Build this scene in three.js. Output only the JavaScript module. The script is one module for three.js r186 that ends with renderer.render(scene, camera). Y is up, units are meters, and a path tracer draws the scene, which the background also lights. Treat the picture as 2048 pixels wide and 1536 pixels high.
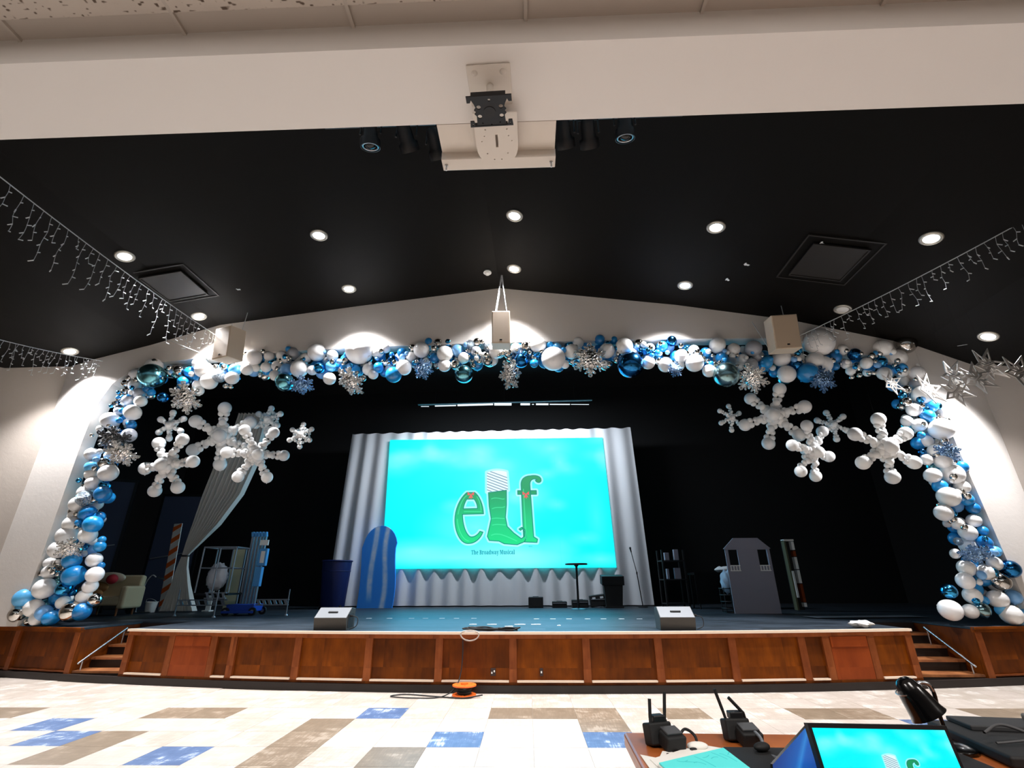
import * as THREE from 'three';
import { RoundedBoxGeometry } from 'three/addons/geometries/RoundedBoxGeometry.js';
import { mergeGeometries } from 'three/addons/utils/BufferGeometryUtils.js';
import { RectAreaLightUniformsLib } from 'three/addons/lights/RectAreaLightUniformsLib.js';

// ---------------------------------------------------------------- camera, sky, exposure, light levels
RectAreaLightUniformsLib.init();
const scene = new THREE.Scene();
scene.background = new THREE.Color(0, 0, 0);
const camera = new THREE.PerspectiveCamera(77.04, 2048 / 1536, 0.05, 100);
camera.position.set(0, 1.5, 0);
camera.rotation.set(0.3875, 0.0593, -0.0059, 'YXZ');
scene.add(camera);
const renderer = new THREE.WebGLRenderer({ antialias: true });
renderer.toneMapping = THREE.LinearToneMapping;
renderer.toneMappingExposure = 1.1;
renderer.shadowMap.enabled = true;
const LEVEL = { wallRow: 105, hallRow: 55, nearCeiling: 30, curtainFill: 170, screen: 2.2 };
const COOL = new THREE.Color(0.98, 0.98, 1), WARM = new THREE.Color(1, 0.95, 0.9);

// ---------------------------------------------------------------- helpers
let seed = 20241;
const rnd = () => { seed = (seed * 1664525 + 1013904223) >>> 0; return seed / 4294967296; };
const rr = (a, b) => a + (b - a) * rnd();
const rad = (d) => d * Math.PI / 180;
const used = new Map();
function numbered(name) { const n = used.get(name) || 0; used.set(name, n + 1); return n ? `${name}_${String(n).padStart(3, '0')}` : name; }
function thing(name, label, category, at = [0, 0, 0], turn = 0, group) {
  const o = new THREE.Group(); o.name = numbered(name); o.position.set(...at); o.rotation.y = turn;
  o.userData = { label, category }; if (group) o.userData.group = group;
  scene.add(o); return o;
}
function mesh(name, geo, mat, parent, label) {
  const m = new THREE.Mesh(geo, mat); m.name = parent === scene ? numbered(name) : name; m.castShadow = m.receiveShadow = true;
  if (label) m.userData.label = label;
  parent.add(m); return m;
}
function struct(name, geo, mat) { const m = mesh(name, geo, mat, scene); m.userData.kind = 'structure'; return m; }
function solo(name, geo, mat, label, category, group) {
  const m = mesh(name, geo, mat, scene); m.userData = { label, category }; if (group) m.userData.group = group; return m;
}
function plain(g) {
  const n = g.index ? g.toNonIndexed() : g; const o = new THREE.BufferGeometry();
  o.setAttribute('position', n.getAttribute('position')); o.setAttribute('normal', n.getAttribute('normal'));
  o.setAttribute('uv', n.getAttribute('uv') || new THREE.BufferAttribute(new Float32Array(n.getAttribute('position').count * 2), 2));
  return o;
}
const join = (...gs) => mergeGeometries(gs.flat().map(plain));
const move = (g, x = 0, y = 0, z = 0, rx = 0, ry = 0, rz = 0) => { g.applyMatrix4(new THREE.Matrix4().compose(new THREE.Vector3(x, y, z), new THREE.Quaternion().setFromEuler(new THREE.Euler(rx, ry, rz)), new THREE.Vector3(1, 1, 1))); return g; };
// texture coordinates in metres, taken from the face's main direction
function metres(g, du = 0, dv = 0) {
  g = g.index ? g.toNonIndexed() : g; g.computeVertexNormals();
  const p = g.getAttribute('position'), n = g.getAttribute('normal'), uv = new Float32Array(p.count * 2);
  for (let i = 0; i < p.count; i++) {
    const ax = Math.abs(n.getX(i)), ay = Math.abs(n.getY(i)), az = Math.abs(n.getZ(i));
    const [u, v] = ay >= ax && ay >= az ? [p.getX(i), p.getZ(i)] : ax > az ? [p.getZ(i), p.getY(i)] : [p.getX(i), p.getY(i)];
    uv[2 * i] = u + du; uv[2 * i + 1] = v + dv;
  }
  g.setAttribute('uv', new THREE.BufferAttribute(uv, 2)); return g;
}
const box = (w, h, d, x = 0, y = 0, z = 0, rx = 0, ry = 0, rz = 0) => move(metres(new THREE.BoxGeometry(w, h, d), x * 0.7, y * 0.3), x, y, z, rx, ry, rz);
const rbox = (w, h, d, r, x = 0, y = 0, z = 0, rx = 0, ry = 0, rz = 0) => move(new RoundedBoxGeometry(w, h, d, 2, Math.min(r, w / 2.1, h / 2.1, d / 2.1)), x, y, z, rx, ry, rz);
const cyl = (r1, r2, h, x = 0, y = 0, z = 0, rx = 0, ry = 0, rz = 0, n = 20) => move(new THREE.CylinderGeometry(r1, r2, h, n), x, y, z, rx, ry, rz);
const lathe = (pts, n = 24) => new THREE.LatheGeometry(pts.map(([a, b]) => new THREE.Vector2(a, b)), n);
const V = (a) => new THREE.Vector3(...a);
const tube = (pts, r, seg = 0, rs = 6, closed = false) => new THREE.TubeGeometry(new THREE.CatmullRomCurve3(pts.map(V), closed), seg || pts.length * 5, r, rs, closed);
function rod(a, b, r, n = 8) { const A = V(a), B = V(b), d = B.clone().sub(A), g = new THREE.CylinderGeometry(r, r, d.length(), n); g.applyQuaternion(new THREE.Quaternion().setFromUnitVectors(new THREE.Vector3(0, 1, 0), d.normalize())); g.translate((A.x + B.x) / 2, (A.y + B.y) / 2, (A.z + B.z) / 2); return g; }
function shape(pts, holes = []) { const s = new THREE.Shape(pts.map(([x, y]) => new THREE.Vector2(x, y))); for (const h of holes) s.holes.push(new THREE.Path(h.map(([x, y]) => new THREE.Vector2(x, y)))); return s; }
const slab = (pts, depth, holes = [], bevel = 0) => new THREE.ExtrudeGeometry(shape(pts, holes), { depth, bevelEnabled: bevel > 0, bevelSize: bevel, bevelThickness: bevel, bevelSegments: 2, curveSegments: 12 });
const circle = (cx, cy, r, n = 14) => Array.from({ length: n }, (_, i) => [cx + r * Math.cos(i / n * 2 * Math.PI), cy + r * Math.sin(i / n * 2 * Math.PI)]);

// ---------------------------------------------------------------- textures
function hash(x, y, s) { let h = (x * 374761393 + y * 668265263 + s * 1274126177) | 0; h = Math.imul(h ^ (h >>> 13), 1274126177); return ((h ^ (h >>> 16)) >>> 0) / 4294967296; }
function noise(x, y, per, s) {
  const xi = Math.floor(x), yi = Math.floor(y), fx = x - xi, fy = y - yi, u = fx * fx * (3 - 2 * fx), v = fy * fy * (3 - 2 * fy), m = (a) => ((a % per) + per) % per;
  const a = hash(m(xi), m(yi), s), b = hash(m(xi + 1), m(yi), s), c = hash(m(xi), m(yi + 1), s), d = hash(m(xi + 1), m(yi + 1), s);
  return (a * (1 - u) + b * u) * (1 - v) + (c * (1 - u) + d * u) * v;
}
function fbm(x, y, per, s, oct = 4) { let t = 0, a = 0.5, n = 0; for (let i = 0; i < oct; i++) { t += a * noise(x, y, per, s + i); n += a; x *= 2; y *= 2; per *= 2; a *= 0.55; } return t / n; }
function dataTex(n, fn, srgb = true) {
  const d = new Uint8Array(n * n * 4);
  for (let y = 0; y < n; y++) for (let x = 0; x < n; x++) { const c = fn(x / n, y / n), i = 4 * (y * n + x); for (let k = 0; k < 3; k++) d[i + k] = Math.max(0, Math.min(255, Array.isArray(c) ? c[k] : c)); d[i + 3] = 255; }
  const t = new THREE.DataTexture(d, n, n); t.wrapS = t.wrapT = THREE.RepeatWrapping; t.magFilter = THREE.LinearFilter; t.minFilter = THREE.LinearMipmapLinearFilter; t.generateMipmaps = true;
  if (srgb) t.colorSpace = THREE.SRGBColorSpace; t.needsUpdate = true; return t;
}
const lerp3 = (a, b, t) => { t = Math.max(0, Math.min(1, t)); return a.map((v, i) => v + (b[i] - v) * t); };
const smooth = (a, b, t) => { t = Math.max(0, Math.min(1, (t - a) / (b - a))); return t * t * (3 - 2 * t); };
function vinyl(lo, hi, worn, s) {   // mottled vinyl with a woven scuff
  return dataTex(256, (u, v) => {
    const a = fbm(u * 4, v * 4, 4, s), w = 0.5 * noise(u * 64, v * 6, 64, s + 9) + 0.5 * noise(u * 6, v * 64, 64, s + 17), g = hash(u * 256 | 0, v * 256 | 0, s);
    const c = lerp3(lo, hi, smooth(0.25, 0.75, a * 0.6 + w * 0.4));
    return lerp3(c, worn, smooth(0.56, 0.7, a * 0.55 + w * 0.45) * 0.75).map((x) => x + (g - 0.5) * 10);
  });
}
function woodTex(lo, hi, s) {
  return dataTex(256, (u, v) => {
    const g = fbm(u * 26, v * 2, 64, s), b = fbm(u * 4, v * 3, 8, s + 5), f = noise(u * 120, v * 8, 128, s + 8);
    return lerp3(lo, hi, g * 0.28 + b * 0.85 + f * 0.08 - 0.12);
  });
}
const std = (o) => new THREE.MeshStandardMaterial(o);
const phys = (o) => new THREE.MeshPhysicalMaterial(o);
const rep = (t, x, y = x) => { t.repeat.set(x, y); return t; };
const plasterBump = dataTex(256, (u, v) => 128 + 90 * (fbm(u * 24, v * 24, 24, 3) - 0.5) + 40 * (hash(u * 256 | 0, v * 256 | 0, 4) - 0.5), false);
const clothBump = dataTex(128, (u, v) => 128 + 60 * Math.sin(u * 128 * Math.PI / 2) * Math.sin(v * 128 * Math.PI / 2) + 40 * (hash(u * 128 | 0, v * 128 | 0, 6) - 0.5), false);
const M = {
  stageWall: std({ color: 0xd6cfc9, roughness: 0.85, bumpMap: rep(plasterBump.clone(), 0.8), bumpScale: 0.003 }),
  wall: std({ color: 0x9d938a, roughness: 0.85, bumpMap: rep(plasterBump.clone(), 0.8), bumpScale: 0.003 }),  // same paint as the stage wall; side wall shade put into a darker colour
  vault: phys({ color: 0x0a0806, roughness: 0.7, specularIntensity: 0.25 }),
  black: std({ color: 0x0b0b0d, roughness: 0.95 }),
  blackCloth: std({ color: 0x08080a, roughness: 1 }),
  blackFlat: std({ color: 0x37415a, roughness: 0.7 }),
  ceilingGrid: std({ color: 0xc2b9b2, roughness: 0.8 }),
  floorBase: std({ color: 0xaea296, roughness: 0.45 }),
  deck: std({ color: 0x3b4856, roughness: 0.5, map: rep(dataTex(256, (u, v) => 165 + 130 * (fbm(u * 6, v * 24, 32, 71) - 0.5) + 60 * (fbm(u * 40, v * 40, 64, 72) - 0.5)), 0.3) }),
  wood: [0, 1, 2].map((i) => phys({ map: woodTex([58 + 8 * i, 23 + 4 * i, 0], [130 + 10 * i, 64 + 6 * i, 4], 30 + i * 7), roughness: 0.5, specularIntensity: 0.3 })),
  stile: phys({ specularIntensity: 0.4, map: woodTex([92, 40, 10], [164, 92, 48], 55), roughness: 0.4 }),
  insert: phys({ specularIntensity: 0.35, map: woodTex([118, 48, 14], [150, 68, 26], 56), roughness: 0.35 }),
  ledge: std({ color: 0xf0d8c0, roughness: 0.3 }),  // downlight glare on the wood edges painted in as a pale tone
  baseboard: std({ color: 0x170a05, roughness: 0.5 }),
  tread: std({ map: woodTex([110, 62, 34], [182, 118, 70], 57), roughness: 0.4 }),
  tableWood: std({ map: rep(woodTex([150, 76, 30], [214, 128, 66], 58), 2), roughness: 0.35 }),
  whiteMetal: std({ color: 0xe6ddd4, roughness: 0.45 }),
  speaker: std({ color: 0xcdbca6, roughness: 0.6 }),
  grille: std({ color: 0xc4ae96, roughness: 0.7, bumpMap: rep(clothBump.clone(), 6), bumpScale: 0.002 }),
  blackMetal: std({ color: 0x17171a, roughness: 0.45, metalness: 0.3 }),
  blackGloss: phys({ color: 0x050506, roughness: 0.22, specularIntensity: 0.5, clearcoat: 0.25, clearcoatRoughness: 0.05 }),
  rubber: std({ color: 0x0c0c0e, roughness: 0.7 }),
  steel: std({ color: 0xb9bcc0, roughness: 0.3, metalness: 1 }),
  greyMetal: std({ color: 0x8d939b, roughness: 0.45, metalness: 0.6 }),
  whitePlastic: std({ color: 0xe9e9e6, roughness: 0.5 }),
  paper: std({ color: 0xf2efe9, roughness: 0.9 }),
  wire: std({ color: 0xb4b8bb, roughness: 0.5 }),
  bulbTip: std({ color: 0xd6dadd, roughness: 0.25 }),
  lens: std({ color: 0x000000, emissive: 0xffffff, emissiveIntensity: 3.2, roughness: 1 }),
  chromeTrim: std({ color: 0xb8b4aa, roughness: 0.35, metalness: 0.7 }),
  orange: std({ color: 0xe2641c, roughness: 0.45 }),
  tape: std({ color: 0xe8eef2, roughness: 0.7 }),
  liftBlue: std({ color: 0x1240a8, roughness: 0.45 }),
  liftCyan: std({ color: 0x4d9ad6, roughness: 0.5 }),
  binBlue: std({ color: 0x0d1d58, roughness: 0.5 }),
  greyPaint: std({ color: 0x8b8a98, roughness: 0.8 }),
  whiteCloth: std({ color: 0xdadde2, roughness: 0.95, side: THREE.DoubleSide }),
  sheer: phys({ color: 0xf2eee8, roughness: 1, transmission: 0.15, thickness: 0, side: THREE.DoubleSide }),
  curtain: std({ color: 0xd6d8de, roughness: 0.95, side: THREE.DoubleSide, bumpMap: rep(clothBump.clone(), 8), bumpScale: 0.002 }),
};

// ---------------------------------------------------------------- setting: floor
const TH = rad(1.78), TILE = 0.525;
const arcZ = (x) => -8.12 - 0.0135 * (x + 0.7) ** 2;      // the bowed front of the stage
{
  const floor = struct('floor', box(31, 0.2, 27, 0, -0.105, -4.5), M.floorBase);
  floor.rotation.y = TH;
  const beige = [0, 1, 2].map((i) => std({ map: vinyl([164 + 5 * i, 152 + 5 * i, 140 + 6 * i], [190, 179, 168], [216, 210, 204], 100 + i * 13), roughness: 0.4 }));
  const tan = [0, 1].map((i) => std({ map: vinyl([112, 96, 78], [134, 117, 98], [160, 146, 130], 150 + i * 13), roughness: 0.42 }));
  const blue = [0, 1].map((i) => std({ map: vinyl([66, 88, 124], [88, 110, 146], [186, 190, 198], 180 + i * 13), roughness: 0.42 }));
  const TAN = new Set('-11,3 -12,3 -7,3 -6,3 -7,1 -7,0 -3,2 -3,1 -3,0 -3,-1 -1,0 -1,-1 1,3 2,3 3,3 3,2 5,3 8,3 9,3 12,3 13,3 12,2 13,2'.split(' '));
  const BLUE = new Set('-9,2 -8,1 -5,0 -2,3 3,1 0,1 10,2'.split(' '));
  const shapes = [0, 1, 2, 3, 4, 5].map((i) => {
    const g = new THREE.BoxGeometry(TILE - 0.003, 0.006, TILE - 0.003), uv = g.getAttribute('uv');
    for (let k = 0; k < uv.count; k++) { const a = uv.getX(k), b = uv.getY(k); uv.setXY(k, (i % 2 ? b : a) * 0.8 + i * 0.17, (i % 2 ? a : b) * 0.8 + i * 0.31); }
    return g;
  });
  for (let r = -1; r <= 7; r++) for (let c = -20; c <= 20; c++) {
    const u = -1.02 + TILE * (c + 0.5), w = -5.15 - TILE * (r + 0.5), x = Math.cos(TH) * u + Math.sin(TH) * w;
    if (w < arcZ(x) - 0.2 || Math.abs(x + 0.25) > 0.72 - 1.06 * w) continue;
    const k = `${c},${r}`, q = rnd();
    const mat = TAN.has(k) ? tan[q * 2 | 0] : BLUE.has(k) ? blue[q * 2 | 0] : beige[q * 3 | 0];
    const t = mesh('floor_tile', shapes[rnd() * 6 | 0], mat, floor); t.position.set(u, -0.003, w);
  }
}

// ---------------------------------------------------------------- setting: walls, near ceiling, vault, beam
const PROFILE = [[-16, 5.62], [-10.98, 5.62], [-10.4, 5.9], [-9.79, 6.1], [-8.6, 6.4], [-7.09, 6.85], [-3.93, 7.21], [-0.8, 7.53], [2.96, 6.94], [5.24, 6.48], [7.52, 5.81], [8.57, 5.29], [8.9, 5.1], [16, 5.1]];
const vaultY = (x) => { for (let i = 1; i < PROFILE.length; i++) if (x <= PROFILE[i][0]) { const [a, b] = PROFILE[i - 1], [c, d] = PROFILE[i]; return b + (d - b) * (x - a) / (c - a); } return 5.1; };
{
  const v = slab([...PROFILE, ...PROFILE.slice().reverse().map(([x, y]) => [x, y + 0.25])], 6.9);
  struct('ceiling_vault', move(metres(v), 0, 0, -9.12), M.vault);
  const c = struct('ceiling', box(30, 0.2, 11, 0, 4.61, 3.6), M.ceilingGrid); c.rotation.y = 0.026;
  const acoustic = [0, 1].map((i) => std({ map: dataTex(256, (u, v2) => {
    const f = noise(u * 42, v2 * 96, 96, 210 + i), g = noise(u * 20 + 3, v2 * 30, 60, 220 + i), p = f * 0.7 + g * 0.3;
    return lerp3([206, 196, 188], [100, 86, 76], smooth(0.7, 0.8, p)).map((x) => x + 8 * (fbm(u * 3, v2 * 3, 4, 230) - 0.5));
  }), roughness: 0.9 }));
  const tile = metres(new RoundedBoxGeometry(1.0, 0.03, 0.6, 2, 0.008));
  for (let k = -5; k <= 6; k++) for (let r = 0; r < 3; r++) { const t = mesh('ceiling_tile', tile, acoustic[(k + r) & 1], c); t.position.set(-1.475 + k * 1.005, 4.505, -1.37 + r * 0.605); }
  const grid = [];
  for (let k = -6; k <= 6; k++) grid.push(box(0.02, 0.02, 2, -1.978 + 1.005 * k + 1.005, 4.5, -0.8));
  mesh('grid_bar', join(grid), M.ceilingGrid, c);
  const beam = struct('trim_1', move(metres(new THREE.BoxGeometry(30, 4.2, 0.5)), -0.16, 6.4, -2.035, 0, 0.026, 0), std({ color: 0xf4f0ee, roughness: 0.8 }));
  // the stage wall with its opening
  const jamb = [[-9.478, 0.719], [-9.433, 4.243], [-9.401, 4.786], [-9.346, 5.121], [-9.195, 5.485], [-8.863, 5.805], [-8.36, 5.956], [-6.473, 6.119], [-3.649, 6.175], [-0.95, 6.183], [2.032, 6.143], [4.855, 6.072], [6.6, 5.62], [7.1, 5.42], [7.46, 5.0], [7.6, 4.4], [7.629, 3.668], [7.718, 2.379], [7.795, 1.219], [7.82, 0.79]];
  jamb[0][1] = 0.79;
  const outer = [[-10.42, 0.79], ...PROFILE.filter(([x]) => x > -10.5 && x < 8.6).map(([x, y]) => [x, y + 0.1]), [8.57, 0.79]];
  const front = slab([...outer, ...jamb.slice().reverse()], 0.3);
  struct('wall_stage', move(metres(front), 0, 0, -9.4), M.stageWall);
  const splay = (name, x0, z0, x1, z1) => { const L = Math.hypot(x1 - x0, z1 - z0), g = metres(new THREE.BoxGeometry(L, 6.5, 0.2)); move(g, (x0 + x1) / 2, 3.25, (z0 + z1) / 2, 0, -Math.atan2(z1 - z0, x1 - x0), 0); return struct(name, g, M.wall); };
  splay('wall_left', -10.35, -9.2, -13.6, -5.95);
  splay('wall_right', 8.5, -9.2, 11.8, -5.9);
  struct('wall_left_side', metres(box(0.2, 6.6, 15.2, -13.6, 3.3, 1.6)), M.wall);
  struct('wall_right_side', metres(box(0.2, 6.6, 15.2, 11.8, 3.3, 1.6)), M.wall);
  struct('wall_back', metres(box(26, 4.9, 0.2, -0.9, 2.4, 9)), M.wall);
  // black stage house
  struct('wall_stage_left', box(0.2, 9, 8.2, -13.4, 4, -13.3), M.black);
  struct('wall_stage_right', box(0.2, 9, 8.2, 11.4, 4, -13.3), M.black);
  struct('wall_stage_rear', box(26, 9, 0.2, -1, 4, -17.3), M.black);
  struct('ceiling_stage', box(26, 0.2, 8.4, -1, 8.4, -13.2), M.black);
  struct('wall_stage_inner', box(26, 1.6, 0.05, -1, 7.7, -9.45), M.black);
}

// ---------------------------------------------------------------- stage: deck, bowed panelled front, piers
const S = 0.79;
{
  const stage = thing('stage', 'raised stage with a bowed front of brown wood panels and a dark deck', 'stage');
  const A = [];
  const XL = -6.95, XR = 5.57, PL = -7.98, PR = 6.66;
  for (let i = 0; i <= 24; i++) { const x = XL + (XR - XL) * i / 24; A.push([x, -arcZ(x) - 0.02]); }
  const left = [], right = [];
  for (let i = 0; i <= 8; i++) { const x = -12.5 + (PL + 12.5) * i / 8; left.push([x, -arcZ(x) - 0.02]); }
  for (let i = 0; i <= 8; i++) { const x = PR + (11 - PR) * i / 8; right.push([x, -arcZ(x) - 0.02]); }
  const deck = slab([...left, [PL, 10.2], [XL, 10.2], ...A, [XR, 10.2], [PR, 10.2], ...right, [11.3, 10.5], [11.3, 17.2], [-13.3, 17.2], [-13.3, 10.5]], 0.03);
  mesh('deck', move(metres(deck), 0, S - 0.03, 0, -Math.PI / 2, 0, 0), M.deck, stage);
  // facing between two stations on the bow
  const face = (x0, x1, y0, y1, out, thick) => { const z0 = arcZ(x0) + out, z1 = arcZ(x1) + out, L = Math.hypot(x1 - x0, z1 - z0); return move(metres(new THREE.BoxGeometry(L, y1 - y0, thick), x0, y0), (x0 + x1) / 2, (y0 + y1) / 2, (z0 + z1) / 2 - thick / 2, 0, -Math.atan2(z1 - z0, x1 - x0), 0); };
  const strip = (xa, xb, y0, y1, out, thick) => { const g = [], n = Math.max(1, Math.round((xb - xa) / 0.6)); for (let i = 0; i < n; i++) g.push(face(xa + (xb - xa) * i / n, xa + (xb - xa) * (i + 1) / n, y0, y1, out, thick)); return join(g); };
  const ST = [XL + 0.05, -6.081, -5.294, -4.941, -3.839, -2.689, -1.601, -0.491, 0.592, 1.656, 2.756, 3.816, 4.191, 4.9, XR - 0.05];
  ST.forEach((x, i) => { mesh('stile', face(x - 0.055, x + 0.055, 0.1, 0.7, 0.012, 0.05), M.stile, stage); if (i) mesh('panel', face(ST[i - 1], x, 0.1, 0.72, -0.03, 0.03), i === 2 || i === 13 ? M.insert : M.wood[i % 3], stage); });
  for (let i = 1; i < ST.length; i++) if (i !== 2 && i !== 13) { mesh('ledge', face(ST[i - 1] + 0.06, ST[i] - 0.06, 0.135, 0.157, 0.03, 0.06), M.ledge, stage); mesh('bead', face(ST[i - 1] + 0.06, ST[i] - 0.06, 0.695, 0.71, 0.004, 0.035), M.stile, stage); }
  for (const i of [2, 13]) { const a = ST[i - 1] + 0.06, b = ST[i] - 0.06; mesh('panel_insert', face(a, b, 0.12, 0.7, 0.01, 0.04), M.insert, stage); mesh('panel_flap', face(a + 0.01, b - 0.01, 0.56, 0.7, 0.022, 0.012), M.insert, stage); }
  mesh('top_rail', strip(XL, XR, 0.7, 0.755, 0.014, 0.05), M.stile, stage);
  mesh('bottom_rail', strip(XL, XR, 0.095, 0.136, 0.014, 0.05), M.wood[1], stage);
  mesh('nosing', strip(XL - 0.01, XR + 0.01, 0.757, 0.792, 0.05, 0.07), M.ledge, stage);
  mesh('baseboard', strip(-12.4, 11, 0, 0.1, 0.05, 0.06), M.baseboard, stage);
  for (const [a, b, ends] of [[-12.4, PL, [-10.9, -9.45, PL - 0.06]], [PR, 11, [PR + 0.06, 8.3, 9.8]]]) {
    mesh('pier_panel', strip(a, b, 0.1, 0.76, -0.03, 0.03), M.wood[0], stage);
    mesh('top_rail', strip(a, b, 0.715, 0.76, 0.01, 0.04), M.wood[2], stage);
    mesh('nosing', strip(a, b, 0.76, 0.792, 0.04, 0.07), M.wood[2], stage);
    for (const x of ends) mesh('stile', face(x - 0.055, x + 0.055, 0.1, 0.72, 0.012, 0.05), M.stile, stage);
    mesh('ledge', strip(a + 0.1, b - 0.1, 0.12, 0.14, 0.006, 0.04), M.stile, stage);
  }
  for (const [x, s] of [[PL, -1], [XL, 1], [XR, -1], [PR, 1]]) { const z0 = arcZ(x); mesh('side_panel', box(0.04, S - 0.035, z0 + 10.2, x + s * 0.02, (S - 0.035) / 2, (z0 - 10.2) / 2), M.wood[0], stage); }
  // stairs between the piers and the stage
  const stair = (name, label, xa, xb, rail) => {
    const t = thing('stair', label, 'stairs', [(xa + xb) / 2, 0, 0]); const w = xb - xa - 0.02, z0 = Math.min(arcZ(xa), arcZ(xb)) - 0.03;
    [0.14, 0.3, 0.46, 0.62].forEach((y, i) => { mesh('tread', box(w, 0.035, 0.34, 0, y - 0.017, z0 - 0.17 - i * 0.31), M.tread, t); mesh('riser', box(w, 0.125, 0.02, 0, y - 0.097, z0 - 0.03 - i * 0.31), M.baseboard, t); });
    mesh('riser', box(w, 0.16, 0.02, 0, 0.68, z0 - 1.28), M.baseboard, t);
    const h = mesh('handrail', join(rod([rail, 0.25, z0 + 0.02], [rail, 0.72, z0 - 0.85], 0.016), rod([rail, 0.14, z0 - 0.06], [rail, 0.28, z0 - 0.06], 0.012), rod([rail, 0.3, z0 - 0.8], [rail, 0.68, z0 - 0.8], 0.012)), M.steel, t);
  };
  stair('stair', 'four wooden steps with a steel handrail beside the striped board end of the stage', PL, XL, -0.42);
  stair('stair', 'four wooden steps with a steel handrail behind the black desk lamp', XR, PR, 0.42);
}
const wallPlateMat = std({ color: 0x2c1712, roughness: 0.5 });
for (const [x, w, label] of [[-0.787, 0.075, 'brown double outlet plate low on the stage front, nearest the orange cord reel'], [-0.077, 0.05, 'brown single outlet plate low on the stage front, farther from the orange cord reel']]) {
  const t = thing('outlet_plate', label, 'outlet', [x, 0.26, arcZ(x) - 0.024], 0);
  mesh('plate', rbox(w, 0.1, 0.012, 0.004), wallPlateMat, t);
  for (const k of w > 0.06 ? [-1, 1] : [0]) mesh('socket', rbox(0.02, 0.026, 0.008, 0.003, k * 0.018, 0.01 * k, 0.007), M.whitePlastic, t);
}

// ---------------------------------------------------------------- downlights
function downlight(p, label, power, half, off) {
  const t = thing('downlight', label, 'ceiling light', [p[0], p[1] - 0.012, p[2]], 0, 'round downlights in the black ceiling');
  const sl = Math.atan2(vaultY(p[0] + 0.1) - vaultY(p[0] - 0.1), 0.2); t.rotation.z = sl;
  mesh('trim_ring', lathe([[0.1, 0.01], [0.105, -0.012], [0.135, -0.016], [0.15, 0], [0.15, 0.012]]), M.chromeTrim, t);
  mesh('lens', move(lathe([[0.0001, -0.022], [0.06, -0.018], [0.1, -0.004], [0.1, 0.01]]), 0, 0, 0), off ? M.whitePlastic : M.lens, t);
  if (off) return;
  const l = new THREE.SpotLight(COOL, power, 0, half, 0.4, 2); l.position.set(0, -0.04, 0); l.castShadow = true; l.shadow.radius = 4;
  const q = new THREE.Object3D(); q.name = 'aim'; t.add(l); t.add(q); q.position.set(0, -2, 0); l.target = q;
}
const farRow = [[[-9.897, 6.065, -8.616], 'beside the white splayed wall, end of the row along the stage wall'], [[-7.239, 6.806, -8.616], 'just above the hanging speaker where the icicle string ends'], [[-3.921, 7.211, -8.409], 'between the icicle speaker and the ridge, along the stage wall'], [[-0.438, 7.473, -8.314], 'at the ridge beside the cable of the middle speaker'], [[2.968, 6.939, -8.353], 'along the stage wall, below the two white ceiling scraps'], [[5.863, 6.297, -8.407], 'unlit'], [[8.088, 5.529, -8.217], 'above the hanging paper stars']];
farRow.forEach(([p, s]) => downlight(p, s === 'unlit' ? 'unlit round downlight in the black ceiling above the icicle string' : 'lit round downlight ' + s, LEVEL.wallRow, rad(50), s === 'unlit'));
const nearRow = [[[-7.187, 6.822, -6.568], 'next to the dark square vent with the bright corner scraps'], [[-3.826, 7.221, -6.729], 'in the row nearer the beam, between the vent and the ridge'], [[-0.339, 7.458, -6.738], 'at the ridge straight below the projector shelf'], [[3.018, 6.929, -6.639], 'near the beam, above the two white ceiling scraps'], [[5.981, 6.262, -6.297], 'in the row nearer the beam, above the descending icicle string']];
nearRow.forEach(([p, s]) => downlight(p, 'lit round downlight ' + s, LEVEL.hallRow, rad(44), false));
{ // lamps of the low ceiling over the desk, behind the camera
  const names = ['over the middle of the hall behind the desk', 'over the hall on the papers side', 'over the hall on the lamp side'];
  [[1.2, 0.75], [-2.6, 0.75], [5, 0.75]].forEach(([x, z], i) => {
    const t = thing('ceiling_panel_light', 'white square ceiling panel light ' + names[i], 'ceiling light', [x, 4.5, z]);
    mesh('frame', join(box(1.2, 0.02, 0.04, 0, -0.01, 0.58), box(1.2, 0.02, 0.04, 0, -0.01, -0.58), box(0.04, 0.02, 1.12, 0.58, -0.01, 0), box(0.04, 0.02, 1.12, -0.58, -0.01, 0)), M.whiteMetal, t);
    mesh('diffuser_panel', box(1.12, 0.012, 1.12, 0, -0.008, 0), std({ color: 0xffffff, emissive: 0xfff1e0, emissiveIntensity: 1.5 }), t);
    const l = new THREE.RectAreaLight(WARM, LEVEL.nearCeiling, 1.1, 1.1); l.position.set(0, -0.03, 0); l.rotation.x = -Math.PI / 2; t.add(l);
  });
}

// ---------------------------------------------------------------- things on the ceiling and the beam
function vent(px, w, label, cz) {
  const t = thing('ceiling_vent', label, 'vent', px); const sl = Math.atan2(vaultY(px[0] + 0.2) - vaultY(px[0] - 0.2), 0.4); t.rotation.z = sl;
  const f = []; for (const s of [1, 0.74]) { const a = w * s, y = s === 1 ? -0.02 : -0.06; for (const k of [-1, 1]) f.push(box(a + 0.025, 0.03, 0.025, 0, y, k * a / 2), box(0.025, 0.03, a, k * a / 2, y, 0)); } f.push(box(w * 0.72, 0.01, w * 0.72, 0, -0.055, 0));
  mesh('louvre', join(f), std({ color: 0x1a1612, roughness: 0.6 }), t); mesh('back_plate', box(w * 1.02, 0.02, w * 1.02, 0, -0.012, 0), M.vault, t);
}
vent([-6.977, 6.863, -7.51], 1.05, 'large square black ceiling vent beside a lit downlight, near the vault slope', 0);
vent([4.975, 6.534, -7.135], 1.15, 'large square black ceiling vent near the single white scrap', 0);
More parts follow.
